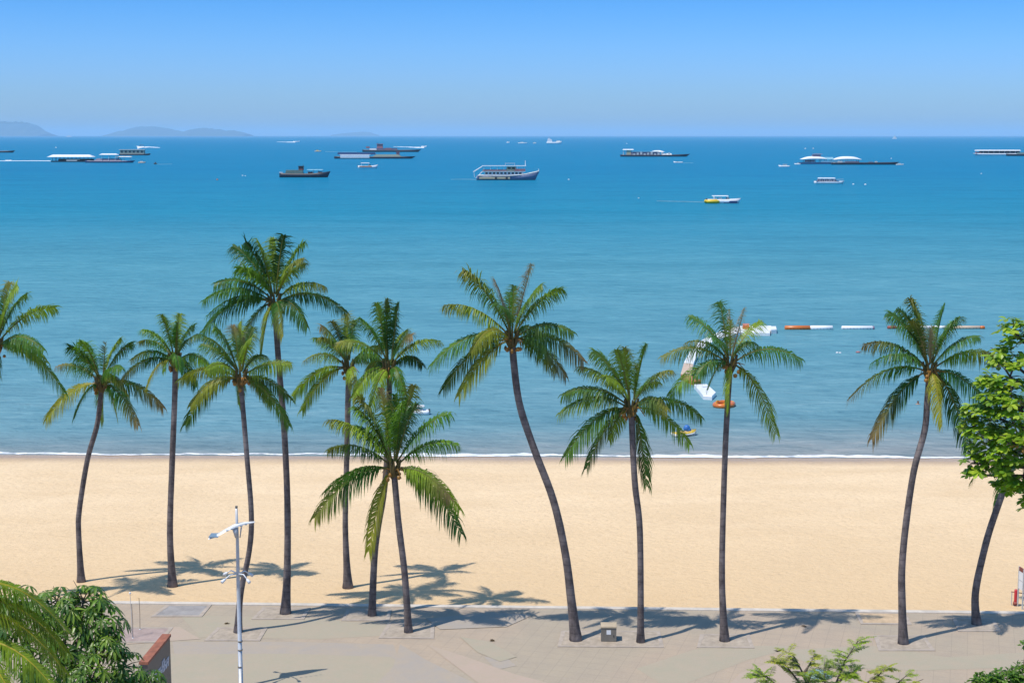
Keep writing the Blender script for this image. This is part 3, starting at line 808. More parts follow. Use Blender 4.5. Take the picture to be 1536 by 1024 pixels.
def pinnate_sapling():
    rnd = random.Random(77)
    Y = 33.0
    b = Vector((at_y(1225, 900, Y).x, Y, 0))
    root = empty('flame_tree', b, 'feathery leaved young tree rising into view in the lower right', 'tree', 'foreground trees')
    tm = MB(off=-b); tm.smooth = True; cm = MB(off=-b)
    fork = at_y(1228, 1080, Y)
    tm.tube([b - Vector((0, 0, .1)), b * 0.5 + fork * 0.5 + Vector((.1, 0, 0)), fork], [0.13, 0.10, 0.07], 8)
    def leafy(p, d, L, pal):
        """a pinnate leaf: midrib with opposite oval leaflets"""
        up = Vector((0, 0, 1)); d = d.normalized(); s = d.cross(up)
        if s.length < .1: s = Vector((1, 0, 0))
        s.normalize()
        n = 11
        for i in range(n):
            t = (i + 1) / n
            q = p + d * L * t + Vector((0, 0, -0.22)) * L * t * t
            prof = math.sin(math.pi * (0.15 + 0.8 * t)) * 0.7 + 0.3
            for sd in (-1, 1):
                tint(cm, rnd, pal, 0.8, 1.25)
                dd = s * sd + d * 0.35 + up * rnd.uniform(-.15, .3)
                blade(cm, q, dd, up, 0.105 * prof * rnd.uniform(.9, 1.2), 0.040 * prof, 0.1, 0.3, (0.8, 1.0, 0.7))
        tm.tube([p, p + d * L * .5 + Vector((0, 0, -.05)) * L, p + d * L + Vector((0, 0, -.22)) * L], [0.006, 0.005, 0.003], 3)
    G = [(0.24, 0.34, 0.035), (0.30, 0.39, 0.04)]
    O = [(0.36, 0.37, 0.05), (0.42, 0.40, 0.07), (0.30, 0.36, 0.05)]
    shoots = [([(1228, 1080), (1254, 1024), (1268, 990), (1287, 960)], G, 26, .5), ([(1228, 1080), (1200, 1024), (1178, 996), (1160, 990)], O, 16, .45), ([(1228, 1080), (1180, 1040), (1150, 1014), (1136, 1014)], G, 16, .45),
              ([(1228, 1080), (1205, 1010), (1192, 985), (1178, 976)], O, 9, .35), ([(1205, 1010), (1215, 995), (1222, 982)], O, 7, .3), ([(1228, 1080), (1238, 1030), (1236, 1000)], G, 22, .5), ([(1228, 1080), (1290, 1030), (1318, 1012), (1330, 1000)], O, 14, .4),
              ([(1228, 1080), (1310, 1050), (1345, 1025), (1360, 1012)], G, 14, .4), ([(1228, 1080), (1210, 1030), (1218, 1010)], G, 18, .45), ([(1290, 1040), (1340, 1035), (1385, 1018)], O, 10, .35), ([(1254, 1024), (1272, 1012), (1282, 1006)], G, 10, .4), ([(1228, 1080), (1170, 1050), (1120, 1035)], G, 12, .4)]
    for path, pal, n, L in shoots:
        dy = rnd.uniform(-.5, .5)
        P = [at_y(x, y, Y + dy * i / len(path)) for i, (x, y) in enumerate(path)]
        tm.tube(P, [0.035 - 0.028 * i / (len(P) - 1) for i in range(len(P))], 5)
        for k in range(int(n * 1.2)):
            t = (0.35 + 0.65 * rnd.random()) * (len(P) - 1)
            i = min(int(t), len(P) - 2); q = P[i].lerp(P[i + 1], t - i)
            d = Vector((rnd.gauss(0, .8), rnd.gauss(0, .8), rnd.uniform(-.1, .22))) + (P[-1] - P[0]).normalized() * .5
            leafy(q, d, L * rnd.uniform(.7, 1.15), pal)
    tm.build('trunk', M['bark'], root)
    cm.build('crown', M['leaf'], root, cols=True)

def make_foreground():
    foreground_palm()
    cl = [(30, 925, 0, 42, 70), (85, 905, 0.2, 40, 75), (125, 900, 0, 34, 60), (155, 925, 0, 32, 60), (100, 950, -0.3, 45, 90), (160, 965, -.2, 34, 60), (60, 985, -.6, 55, 100), (130, 1000, -.6, 45, 90), (185, 1000, 0, 34, 60),
          (200, 1040, -.2, 40, 70), (140, 1060, -.8, 55, 80), (60, 1060, -.8, 55, 80), (10, 900, .5, 40, 40), (-30, 960, 0, 55, 60), (228, 1015, .2, 14, 12)]
    branch_tree('umbrella_leaf_tree', 'dark bushy tree with drooping whorled leaves in the lower left corner', 'foreground trees', 36.0, None, 70, cl, whorl_leaf, 41, dens=0.5)
    cl = [(1520, 495, 0, 26, 34), (1545, 530, 0, 36, 40), (1500, 530, .2, 20, 22), (1515, 565, -.3, 34, 40), (1478, 570, 0, 16, 16), (1500, 600, -.3, 34, 50), (1470, 615, 0, 24, 34), (1535, 610, -.6, 42, 60), (1480, 655, 0, 34, 56), (1460, 640, .2, 20, 24), (1525, 660, -.6, 42, 60),
          (1500, 690, -.2, 34, 50), (1465, 695, 0, 20, 20), (1455, 712, .2, 9, 6), (1535, 715, -.2, 34, 46), (1510, 725, 0, 18, 16), (1545, 750, 0, 18, 14), (1590, 560, 0, 55, 80), (1600, 660, 0, 60, 90), (1640, 600, 0, 50, 50), (1580, 740, 0, 40, 40), (1570, 500, .2, 34, 30)]
    branch_tree('sea_almond_tree', 'broad leaved bright green tree reaching in from the right edge', 'foreground trees', 42.0, None, 1800, cl, almond_leaf, 42, 0.2, limb=22, dens=0.66, forkk=0.9)
    cl = [(1480, 1028, 0, 22, 110), (1510, 1024, 0, 24, 130), (1535, 1015, .1, 22, 110), (1500, 1055, -.3, 40, 160), (1460, 1045, -.2, 22, 80), (1545, 1050, -.3, 40, 140), (1560, 1000, .3, 20, 60), (1540, 968, .3, 7, 9)]
    branch_tree('shrub', 'dense small leaved green shrub in the lower right corner', 'foreground trees', 31.0, None, 1520, cl, shrub_leaf, 43, 0.08, 'shrub', limb=8)
    pinnate_sapling()

# ------------------------------------------------------------------ promenade furniture
def frame_pit(corners, label, fill, bw=0.16):
    """flush concrete frame round a patch of soil or slab; corners in pixels, clockwise from far left"""
    P = [gp(x, y) for x, y in corners]
    c = sum(P, Vector()) / 4
    root = empty('tree_pit', c, label, 'tree pit', 'framed tree pits in the promenade')
    fr = MB(off=-c)
    inn = []
    for p in P:
        v = (c - p); inn.append(p + Vector((v.x / abs(v.x) * bw if abs(v.x) > bw else 0, v.y / abs(v.y) * bw if abs(v.y) > bw else 0, 0)))
    def rg(pp, z): return [(q.x, q.y, z) for q in pp]
    vs = rg(P, 0.001) + rg(P, 0.028) + rg(inn, 0.028) + rg(inn, 0.001)
    fs = []
    for i in range(4):
        j = (i + 1) % 4
        for k in range(3): fs.append((k * 4 + i, k * 4 + j, k * 4 + 4 + j, k * 4 + 4 + i))
    fr.add(vs, fs)
    fr.build('frame', M['pitframe'], root)
    fl = MB(off=-c)
    fl.add(rg(inn, 0.022), [(3, 2, 1, 0)])
    fl.build('infill', M[fill], root)

def make_furniture():
    M['pitframe'] = paint('worn_pale_frame', (0.44, 0.37, 0.305), 0.85, 0.2, 1.8)
    M['pitsoil'] = paint('sandy_soil', (0.43, 0.36, 0.285), 0.95, 0.22, 2.6)
    M['pitsand'] = paint('spilled_sand', (0.56, 0.41, 0.26), 0.95, 0.2, 2.6)
    M['pitslab'] = paint('blue_grey_slab', (0.33, 0.31, 0.30), 0.85, 0.2, 1.6)
    M['pitpink'] = paint('pinkish_slab', (0.40, 0.305, 0.275), 0.85, 0.2, 1.6)
    frame_pit([(250, 907), (318, 907), (303, 925), (226, 925)], 'framed slab without a tree, blue grey infill beside the kerb', 'pitslab')
    frame_pit([(183, 941), (260, 941), (242, 964), (160, 964)], 'framed pinkish pit with thin stakes standing in it', 'pitpink')
    frame_pit([(326, 941), (402, 941), (390, 961), (306, 961)], 'framed pit round the foot of the bowed palm behind the lamp', 'pitsoil')
    frame_pit([(394, 911), (466, 912), (456, 929), (377, 929)], 'framed pit round the foot of the tallest palm', 'pitsoil')
    frame_pit([(520, 914), (588, 914), (584, 931), (512, 931)], 'framed pit round the slim grey crossing trunk', 'pitsoil')
    frame_pit([(582, 934), (652, 935), (651, 958), (568, 957)], 'framed pit round the foot of the shortest palm', 'pitsoil')
    frame_pit([(842, 946), (990, 946), (996, 971), (836, 970)], 'long framed pit shared by the leaning palm and the utility box', 'pitsoil')
    frame_pit([(1050, 951), (1124, 951), (1132, 972), (1045, 971)], 'framed pit round the foot of the sparse palm', 'pitsoil')
    frame_pit([(1310, 953), (1387, 953), (1403, 976), (1318, 976)], 'framed pit round the foot of the s shaped palm', 'pitsoil')
    frame_pit([(1282, 918), (1358, 919), (1368, 937), (1291, 936)], 'framed pit filled with orange sand, no tree in it', 'pitsand')
    frame_pit([(1428, 927), (1490, 927), (1502, 947), (1437, 947)], 'framed pit round the foot of the palm that leans right', 'pitsoil')

    # utility box
    b = gp(913.5, 963); u = mpp(b)
    root = empty('utility_box', b + Vector((0, 0.28, 0.034)), 'squat olive grey utility box with a tan lid and white notice', 'utility box', rz=-0.05)
    k = MB(); k.box((0, 0, 0.28), (23 * u, 0.5, 0.56)); k.build('cabinet', M['boxgrey'], root)
    k = MB(); k.box((0, 0, 0.59), (24.5 * u, 0.55, 0.055), (0.97, 0.97)); k.build('lid', M['tan'], root)
    k = MB(); k.box((0, -0.253, 0.375), (6.6 * u, 0.006, 0.18)); k.build('notice', M['white'], root)
    k = MB(); k.box((0.2, -0.258, 0.22), (0.03, 0.016, 0.09)); build_pieces(k, 'door_handle', M['dark'], root)

    # solar lamp with swept wing arms
    Y = 51.8
    top = at_y(354.5, 760, Y)
    foot = Vector((at_y(361.5, 1028, Y).x, Y, 0))
    u = mpp(top)
    root = empty('street_lamp', foot, 'white street lamp with a swept wing arm and four small floodlights', 'street lamp')
    pl = MB(off=-foot); pl.smooth = True
    t80 = at_y(356, 805, Y); t86 = at_y(357, 862, Y)
    pl.tube([foot, foot + Vector((0, 0, 0.06)), foot + Vector((0, 0, 0.07)), t86, t80, top], [0.14, 0.14, 0.082, 0.066, 0.056, 0.042], 14)
    pl.build('pole', M['steel'], root)
    k = MB(off=-foot); k.smooth = True
    k.tube([top + Vector((0, 0, -0.03)), top + Vector((0, 0, 0.04))], [0.05, 0.046], 10); k.build('cap', M['boxgrey'], root)
    # wing: tapered, slightly arched blade
    path = [(314, 806, 11, 2.2), (326, 802, 13, 2.6), (338, 795, 13, 4), (350, 789, 12, 5.5), (360, 786, 9, 5.5), (370, 784, 5, 4), (382, 782.5, 2.2, 2)]
    wm = MB(off=-foot); wm.smooth = False
    rings = []
    for i, (x, y, wd, th) in enumerate(path):
        c = at_y(x, y, Y - 0.35 + 0.10 * i); a = wd * u * 0.8; h = th * u * 0.5
        rings.append([c + Vector((0, -a, -h * .5)), c + Vector((0, -a * .85, h * .4)), c + Vector((0, 0, h)), c + Vector((0, a * .85, h * .4)), c + Vector((0, a, -h * .5)), c + Vector((0, 0, -h))])
    wm.loft(rings)
    wm.build('wing_arm', M['lampwhite'], root)
    k = MB(off=-foot)
    c = at_y(322, 804.5, Y - 0.33)
    k.box(c + Vector((0, 0, 0.05)), (14 * u, 22 * u, 0.025)); k.build('lamp_panel', M['lampglass'], root)
    k = MB(off=-foot)
    for i in range(5):
        x = 341 + i * 7; y = 795.5 - i * 2.3
        c = at_y(x, y, Y - 0.62 + 0.06 * i)
        k.box(c, (3.4 * u, 0.03, 1.4 * u))
    build_pieces(k, 'wing_slot', M['lampglass'], root)
    k = MB(off=-foot); k.smooth = True
    k.tube([at_y(352, 792, Y - .1), at_y(354.5, 806, Y - .1)], [0.10, 0.05], 8); k.tube([at_y(362, 790, Y), at_y(360, 806, Y)], [0.025, 0.02], 6)
    build_pieces(k, 'arm_bracket', M['steel'], root, True)
    for (dx, dyw, ex, ey, ed) in [(-1, -.5, 337, 869, -.55), (1, -.5, 371, 869, -.45), (1, .5, 374, 860, .3), (-1, .5, 340, 859, .4)]:
        k = MB(off=-foot); k.smooth = True
        c0 = at_y(357, 860, Y); e = at_y(ex, ey, Y + ed)
        mid = c0.lerp(e, .6); mid.z = c0.z + 0.05
        k.tube([c0, mid, e], [0.022, 0.022, 0.022], 7)
        d = (e - mid).normalized()
        k.tube([e - d * 0.04, e, e + d * 0.16, e + d * 0.165], [0.025, 0.052, 0.062, 0.045], 9)
        k.build('floodlight', M['lampwhite'], root)
    k = MB(off=-foot); k.smooth = True
    for zz in (1000, 975, 962): 
        c = at_y(360.3, zz, Y); k.tube([c, c + Vector((0, 0, 0.05))], [0.088, 0.088], 12)
    build_pieces(k, 'clamp_band', M['boxgrey'], root, True)

    # dark sign wall with terracotta coping, seen obliquely
    A = at_y(255, 958, 47.8); B = at_y(221, 984, 45.2)
    A.z = B.z = (A.z + B.z) / 2
    foot = Vector(((A.x + B.x) / 2, (A.y + B.y) / 2, 0))
    root = empty('sign_wall', foot, 'dark grey sign wall topped with a terracotta coping, pale slanting lettering', 'sign')
    ax = Vector((A.x - B.x, A.y - B.y, 0)); ln = ax.length; ax.normalize(); nr = Vector((ax.y, -ax.x, 0))
    H = A.z
    k = MB()
    def q(s, n, z): return ax * s + nr * n + Vector((0, 0, z))
    def obox(k, s0, s1, n0, n1, z0, z1):
        k.add([q(s, n, z) for z in (z0, z1) for s, n in ((s0, n0), (s1, n0), (s1, n1), (s0, n1))], [(0, 3, 2, 1), (4, 5, 6, 7), (0, 1, 5, 4), (1, 2, 6, 5), (2, 3, 7, 6), (3, 0, 4, 7)])
    obox(k, -ln / 2, ln / 2, -0.24, 0.0, 0, H - 0.09); k.build('panel', M['signgrey'], root)
    k = MB(); obox(k, -ln / 2 - .04, ln / 2 + .04, -0.27, 0.03, H - 0.09, H); k.build('coping', M['coping'], root)
    k = MB(); rr = random.Random(4)
    s = -ln * 0.36
    for i in range(7):
        wdt = 0.16; z = H - 0.98
        hgt = 0.42 if i in (0, 4) else 0.30
        sh = 0.30
        for (a0, a1, zz0, zz1) in ((0, .10, 0, hgt), (.10, .24, hgt - .07, hgt), (.20, .29, 0.0, hgt * (.6 if i % 2 else 1)), (.08, .24, hgt * .4, hgt * .4 + .06)):
            k.add([q(s + a0, .012, z + zz0), q(s + a1, .012, z + zz0), q(s + a1 + sh * (zz1 - zz0), .012, z + zz1), q(s + a0 + sh * (zz1 - zz0), .012, z + zz1),
                   q(s + a0, .001, z + zz0), q(s + a1, .001, z + zz0), q(s + a1 + sh * (zz1 - zz0), .001, z + zz1), q(s + a0 + sh * (zz1 - zz0), .001, z + zz1)], [(0, 1, 2, 3), (4, 7, 6, 5), (0, 4, 5, 1), (1, 5, 6, 2), (2, 6, 7, 3), (3, 7, 4, 0)])
        s += ln * 0.105
    k.build('lettering', M['lettering'], root)

    # notice board and red post beside the sand
    pA, pB = gp(1526.5, 904), gp(1533.5, 909)
    hA = at_y(1526.5, 849, pA.y).z
    root = empty('notice_board', (pA + pB) / 2, 'white notice board with a red header on two thin posts', 'notice board')
    o = -(pA + pB) / 2
    for pp in (pA, pB):
        k = MB(off=o); k.tube([pp - Vector((0, 0, .2)), pp + Vector((0, 0, hA))], 0.035, 6); k.build('post', M['steel'], root)
    ax = (pB - pA); ln = ax.length; ax.normalize(); nr = Vector((ax.y, -ax.x, 0))
    def slab(k, z0, z1, t):
        k.add([pA + ax * s + nr * n + Vector((0, 0, z)) for z in (z0, z1) for s, n in ((0.04, -t), (ln - .04, -t), (ln - .04, t), (0.04, t))], [(0, 3, 2, 1), (4, 5, 6, 7), (0, 1, 5, 4), (1, 2, 6, 5), (2, 3, 7, 6), (3, 0, 4, 7)])
    k = MB(off=o); slab(k, hA - 0.95, hA - 0.17, .02); k.build('board', M['white'], root)
    k = MB(off=o); slab(k, hA - 0.165, hA, .025); k.build('header', M['rust'], root)
    k = MB(off=o); slab(k, hA - 0.58, hA - 0.545, .024); k.build('crossbar', M['steel'], root)
    p = gp(1523.3, 903)
    root = empty('bollard', p, 'short red post standing beside the notice board', 'bollard')
    k = MB(); k.smooth = True; k.tube([(0, 0, -.1), (0, 0, 0.02), (0, 0, .54), (0, 0, .58)], [0.075, 0.075, 0.075, 0.06], 10); k.build('post', M['red'], root)
    k = MB(); k.smooth = True; k.tube([(0, 0, -.08), (0, 0, .03)], [0.12, 0.10], 10); k.build('base', M['rust'], root)
    # low rail
    a, b2 = gp(1516, 902), gp(1575, 910)
    root = empty('hand_rail', a, 'thin low rail running past the red post at the right edge', 'rail')
    k = MB(off=-a); k.tube([a + Vector((0, 0, .45)), b2 + Vector((0, 0, .45))], 0.022, 6); k.build('bar', M['rust'], root)
    for t in (0.02, .5, .98):
        q0 = a.lerp(b2, t); k = MB(off=-a); k.tube([q0 - Vector((0, 0, .2)), q0 + Vector((0, 0, .44))], 0.02, 6); k.build('post', M['steel'], root)

    for (x, y, a, lab) in [(733, 962, .4, 'small dry brown leaf lying on the promenade right of the shortest palm'), (1207, 941, 1.3, 'small dry leaf lying in the palm shadow left of the s shaped palm'), (343, 936, 2.2, 'small dry leaf lying near the bowed palm pit')]:
        p = gp(x, y); k = MB(); r2 = random.Random(x)
        for j in range(3): 
            k.cc = (0.16, 0.10, 0.05, 1); blade(k, Vector((0.04 * j, 0.03 * j, .03)), Vector((math.cos(a + j * .5), math.sin(a + j * .5), .25)), Vector((0, 0, 1)), .42, .09, .3, .5)
        o = k.build('fallen_leaf', M['leaf'], cols=True); o.location = p; tag(o, lab, 'leaf', 'fallen leaves')
    # thin stakes
    for (bx, by, tx, ty, lab, tipm) in [(198.5, 956, 195, 889, 'thin pale stake with a white tip in the pink framed pit', True), (199.5, 957, 197.5, 905, 'thin dark stake leaning against the white tipped one', False), (210, 944, 208.5, 896, 'single thin stake standing apart at the back of the pink framed pit', False)]:
        p = gp(bx, by); t = at_y(tx, ty, p.y + .05)
        root = empty('stake', p, lab, 'stake', 'thin stakes in the pink pit')
        k = MB(off=-p); k.tube([p, p.lerp(t, .5) + Vector((.015, 0, 0)), t], 0.010, 5); k.build('rod', M['steel'] if tipm else M['bark'], root)
        k = MB(off=-p); k.smooth = True
        if tipm: k.ball(t, 0.045, 7, 5); k.build('tip', M['white'], root)
        else: k.tube([p, p + Vector((0, 0, .035))], [.06, .04], 7); k.build('foot', M['steel'], root)

    # vehicle-like pale teal canopy below the feathery tree
    c = gp(1228, 1034, 0); Yc = c.y - 2.5
    tp = at_y(1228, 1003, Yc)
    root = empty('parasol', Vector((tp.x, Yc, 0)), 'pale teal parasol top half hidden by the feathery tree', 'parasol')
    k = MB(); 
    H = tp.z; n = 8
    rings = [[(r * math.cos(2 * math.pi * i / n + .2), r * math.sin(2 * math.pi * i / n + .2), z) for i in range(n)] for r, z in ((0.50, H - .22), (0.49, H - .20), (0.28, H - .09), (0.03, H))]
    k.loft(rings); k.build('canopy', M['teal'], root)
    k = MB(); k.smooth = True; k.tube([(0, 0, 0.06), (0, 0, H - .02)], .022, 8); k.build('pole', M['steel'], root)
    k = MB(); k.smooth = True; k.tube([(0, 0, 0.0), (0, 0, .07), (0, 0, .08)], [.25, .24, .1], 14); k.build('base', M['boxgrey'], root)

# ------------------------------------------------------------------ things on the water
def afloat(name, px, py, label, cat, group=None, rz=0.0):
    p = gp(px, py, SEA)
    return empty(name, p, label, cat, group, rz), mpp(p)

EACH = {'roof_frame': 'roof_post', 'tarpaulin_frame': 'tarpaulin_post', 'frame': 'roof_post', 'cargo': 'crate', 'seat_row': 'seat', 'seat': 'seat', 'fender': 'fender', 'container': 'container', 'deck_crate': 'crate',
        'handle': 'handle', 'tie_ring': 'tie_ring', 'wing_slot': 'wing_slot', 'clamp_band': 'clamp_band', 'thwart': 'thwart', 'gunwale': 'gunwale', 'hull_band': 'hull_band', 'deck_rail': 'deck_rail', 'mast': 'mast',
        'waterline_stripe': 'stripe', 'bow_band': 'bow_band', 'lettering': 'letter', 'arm_bracket': 'arm_bracket'}

def build_pieces(k, name, mat, root, smooth=False):
    """one mesh per countable piece; pieces that belong together stay one mesh"""
    main, out = None, None
    groups = []
    for (v0, v1, f0, f1, fl) in k.pieces:
        nm = fl or EACH.get(name)
        if nm: groups.append((nm, [(v0, v1, f0, f1)]))
        elif main is None: main = (name, [(v0, v1, f0, f1)]); groups.insert(0, main)
        else: main[1].append((v0, v1, f0, f1))
    for nm, ps in groups:
        q = MB(); 
        for (v0, v1, f0, f1) in ps:
            q.add(k.v[v0:v1], [[i - v0 for i in f] for f in k.f[f0:f1]])
        o = q.build(nm, mat, root, smooth=smooth); out = out or o
    return out

def part(root, name, mat, u, fn, smooth=False):
    k = MB(u); fn(k); return build_pieces(k, name, M[mat], root, smooth)

def posts(k, xs, ys, z0, z1, r=0.35):
    k.flag = 'post'
    for x in xs:
        for y in ys: k.tube([(x, y, z0), (x, y, z1)], r, 5)
    k.flag = None

def canopy(k, x0, x1, w, z, h, hip=0.82):
    k.box(((x0 + x1) / 2, 0, z + .2), (x1 - x0, w, 0.5)); k.box(((x0 + x1) / 2, 0, z + .45 + h / 2), ((x1 - x0) * .985, w * .97, h), (hip, 0.25))

def wake(pts, label, w0=0.9, w1=0.3, group='wakes behind the boats', faint=False):
    """ribbon of foam on the water following pixel points"""
    mb = MB(); vs, fs = [], []
    P = []
    for a, b in zip(pts, pts[1:]):
        for k in range(8): P.append((a[0] + (b[0] - a[0]) * k / 8, a[1] + (b[1] - a[1]) * k / 8))
    P.append(pts[-1])
    n = len(P)
    o = gp(*P[0], SEA)
    for i, (x, y) in enumerate(P):
        t = i / (n - 1)
        w = (w0 + (w1 - w0) * t) * (1 + 0.5 * mnoise.noise(Vector((x * .3, y, 1.7))))
        a = gp(x, y + w / 2, SEA); b = gp(x, y - w / 2, SEA); c = gp(x, y, SEA)
        vs += [(a.x, a.y, SEA + .02), (c.x, c.y, SEA + .25), (b.x, b.y, SEA + .02)]
    for i in range(n - 1):
        for k in range(2): fs.append((i * 3 + k, i * 3 + 3 + k, i * 3 + 4 + k, i * 3 + 1 + k))
    mb.v = [Vector(v) - o for v in vs]; mb.f = fs; mb.mi = [0] * len(fs); mb.col = [(1, 1, 1, 1)] * len(vs)
    ob = mb.build('wake', M['faintfoam' if faint else 'foam']); ob.location = o
    tag(ob, label, 'wake', group, 'stuff')

def speedboat(px, py, Lp, h, label, d=1, hullm='white', group='speedboats', canopym='white', rz=0.0, top=True, trim=None, name='speedboat', cat='speedboat'):
    root, u = afloat(name, px, py, label, cat, group, rz)
    part(root, 'hull', hullm, u, lambda k: k.hull(Lp, Lp * .24, h * .42, h * .22, 0.05 * h, d, .45), True)
    if trim: part(root, 'gunwale_stripe', trim, u, lambda k: k.box((-d * Lp * .12, 0, h * .30), (Lp * .62, Lp * .245, h * .16)))
    part(root, 'windshield', 'glass', u, lambda k: k.box((d * Lp * .08, 0, h * .52), (Lp * .16, Lp * .17, h * .26), (.55, .8)))
    if top:
        part(root, 'canopy', canopym, u, lambda k: (k.box((-d * Lp * .14, 0, h * .93), (Lp * .44, Lp * .2, h * .12), (.92, .9)), posts(k, (-d * Lp * .33, d * Lp * .05), (-Lp * .085, Lp * .085), h * .4, h * .9, Lp * .006)))
    part(root, 'outboard_motor', 'dark', u, lambda k: k.box((-d * Lp * .5, 0, h * .38), (Lp * .045, Lp * .07, h * .35), (.8, .8)))
    return root

def small_craft(px, py, Lp, h, label, mat='white', d=1, group='small craft far out', cab='offwhite'):
    root, u = afloat('small_boat', px, py, label, 'boat', group)
    part(root, 'hull', mat, u, lambda k: k.hull(Lp, Lp * .26, h * .5, h * .2, 0, d, .4, 10), True)
    part(root, 'cabin', cab, u, lambda k: (k.box((-d * Lp * .08, 0, h * .68), (Lp * .36, Lp * .17, h * .44), (.8, .8)), k.box((-d * Lp * .08, 0, h * .96), (Lp * .4, Lp * .19, h * .08))))
    return root

def buoy(px, py, r, mat, label, group='mooring buoys'):
    root, u = afloat('buoy', px, py, label, 'buoy', group)
    part(root, 'float', mat, u, lambda k: k.ball((0, 0, r * .35), (r, r, r * .85), 9, 6), True)
    part(root, 'top_ring', 'dark', u, lambda k: k.tube([(0, 0, r), (0, 0, r * 1.5)], r * .14, 6))

def make_boats():
    # far left dark barge
    root, u = afloat('barge', -12, 229, 'low dark barge cut by the left frame edge', 'barge', 'moored barges')
    part(root, 'hull', 'darkhull', u, lambda k: k.hull(70, 10, 2.4, .7, 0, 1, .12), True)
    part(root, 'deckhouse', 'greygreen', u, lambda k: k.box((-22, 0, 4.2), (14, 7, 3.6), (.95, .9)))
    # speedboat towing a long wake
    speedboat(13, 241.2, 9, 2.2, 'tiny white speedboat at the end of a long white wake at left edge', 1, top=False)
    wake([(-2, 241.6), (12, 241.4), (40, 241.3), (76, 241.4)], 'long white wake running up to the white roofed pontoon', .5, .7)
    # white roofed pontoon and barge (left)
    root, u = afloat('floating_pontoon', 112, 243, 'floating pontoon with a long white hipped roof on posts', 'pontoon', 'moored pontoons')
    part(root, 'deck', 'darkhull', u, lambda k: k.box((0, 0, .6), (66, 16, 2.0)))
    part(root, 'roof', 'white', u, lambda k: canopy(k, -39, 30, 17, 7.2, 3.2, .8))
    part(root, 'roof_frame', 'dark', u, lambda k: posts(k, [-31 + 6 * i for i in range(10)], (-7, 7), 1.5, 7.3, .3))
    part(root, 'counter', 'dark', u, lambda k: k.box((2, 2, 3.0), (52, 7, 3.2)))
    part(root, 'railing', 'offwhite', u, lambda k: (k.box((0, -7.6, 3.4), (20, .3, .3)), k.box((-2, -7.7, 2.0), (16, .3, 1.8))))
    root, u = afloat('barge', 166, 244, 'grey purple barge with a small white awning beside the white roofed pontoon', 'barge', 'moored barges')
    part(root, 'hull', 'navy', u, lambda k: k.hull(74, 12, 2.6, .5, .5, 1, .16), True)
    part(root, 'cargo_cover', 'mauve', u, lambda k: k.box((-4, 0, 4.2), (42, 7, 3.6), (.75, .5)))
    part(root, 'awning', 'white', u, lambda k: (canopy(k, -16, 12, 9, 11.4, 1.6, .75), posts(k, (-12, -2, 8), (-3.5, 3.5), 2.5, 11.5, .3)))
    part(root, 'derrick', 'dark', u, lambda k: (k.tube([(12, 0, 2), (12, 0, 10)], .5, 6), k.tube([(12, 0, 9), (17, 0, 4)], .35, 5)))
    part(root, 'tarpaulin', 'offwhite', u, lambda k: k.box((20, 0, 8.9), (24, 8, 1.0), (.85, .7)))
    part(root, 'tarpaulin_frame', 'steel', u, lambda k: posts(k, (10, 20, 30), (-3, 3), 2.5, 8.6, .25))
    # pale green house barge
    root, u = afloat('house_barge', 203, 233, 'pale green house barge with square windows and a dark bow', 'barge', 'moored barges')
    part(root, 'hull', 'darkhull', u, lambda k: k.hull(47, 11, 2.0, .8, 0, 1, .2), True)
    part(root, 'deckhouse', 'palegreen', u, lambda k: k.box((-4, 0, 5.0), (36, 8, 6.0)))
    part(root, 'roof', 'offwhite', u, lambda k: k.box((-4, 0, 8.3), (39, 9.5, .7)))
    for i in range(6): part(root, 'window', 'glass', u, lambda k: k.box((-19 + i * 6, -4.05, 5.3), (2.8, .2, 2.8)))
    wake([(206, 222), (212, 221), (224, 220.6), (240, 221.6)], 'curved white wake beyond the pale green house barge', 2.4, .5)
    speedboat(211, 221.5, 12, 4, 'small white speedboat with dark top beyond the pale green house barge', -1, canopym='dark')
    small_craft(213, 244.6, 11, 3, 'small pale skiff nearer to the purple barge bow', 'beige', 1)
    small_craft(233, 246.4, 5, 3.2, 'tiny dark boat with a faint trail right of the pale skiff', 'dark', -1, cab='dark')
    wake([(235, 246.6), (245, 246.6), (258, 246.4)], 'faint trail behind the tiny dark boat', .6, .2, faint=True)
    small_craft(104, 205.5, 9, 2.2, 'tiny white boat near the horizon before the left island', 'white', 1)
    small_craft(84, 222, 2.5, 1.6, 'white speck of a boat above the white roofed pontoon', 'white', 1)
    # horizon wake boats
    speedboat(445, 213, 10, 2.4, 'tiny speedboat heading right near the horizon', 1, top=False)
    wake([(443, 213.2), (430, 213.2), (415, 213)], 'white wake trailing left near the horizon', 1.1, .3)
    small_craft(477, 227.6, 10, 2.6, 'small yellowish boat between the tug and the horizon', 'beige', 1, cab='yellow')
    # dark work boat
    root, u = afloat('work_boat', 458, 266, 'dark work boat with a rust red wheelhouse, alone in open water', 'boat', 'work boats')
    part(root, 'hull', 'darkhull', u, lambda k: k.hull(76, 15, 5.6, 3.6, .8, 1, .24), True)
    part(root, 'deckhouse', 'greygreen', u, lambda k: k.box((-16, 0, 8.2), (27, 9, 5.4), (.9, .85)))
    part(root, 'wheelhouse', 'rust', u, lambda k: k.box((-6, 0, 13.2), (7.2, 6, 5.6)))
    part(root, 'wheelhouse_roof', 'dark', u, lambda k: k.box((-6, 0, 16.4), (8.6, 7.4, .9)))
    for x in (-8, -4): part(root, 'window', 'glass', u, lambda k: k.box((x, -3.05, 14.0), (2.2, .2, 2.2)))
    part(root, 'awning', 'lightblue', u, lambda k: (k.box((15, 0, 11.4), (24, 9, .7), (.97, .8)), posts(k, (4, 12, 20, 26), (-4, 4), 5.2, 11.2, .25)))
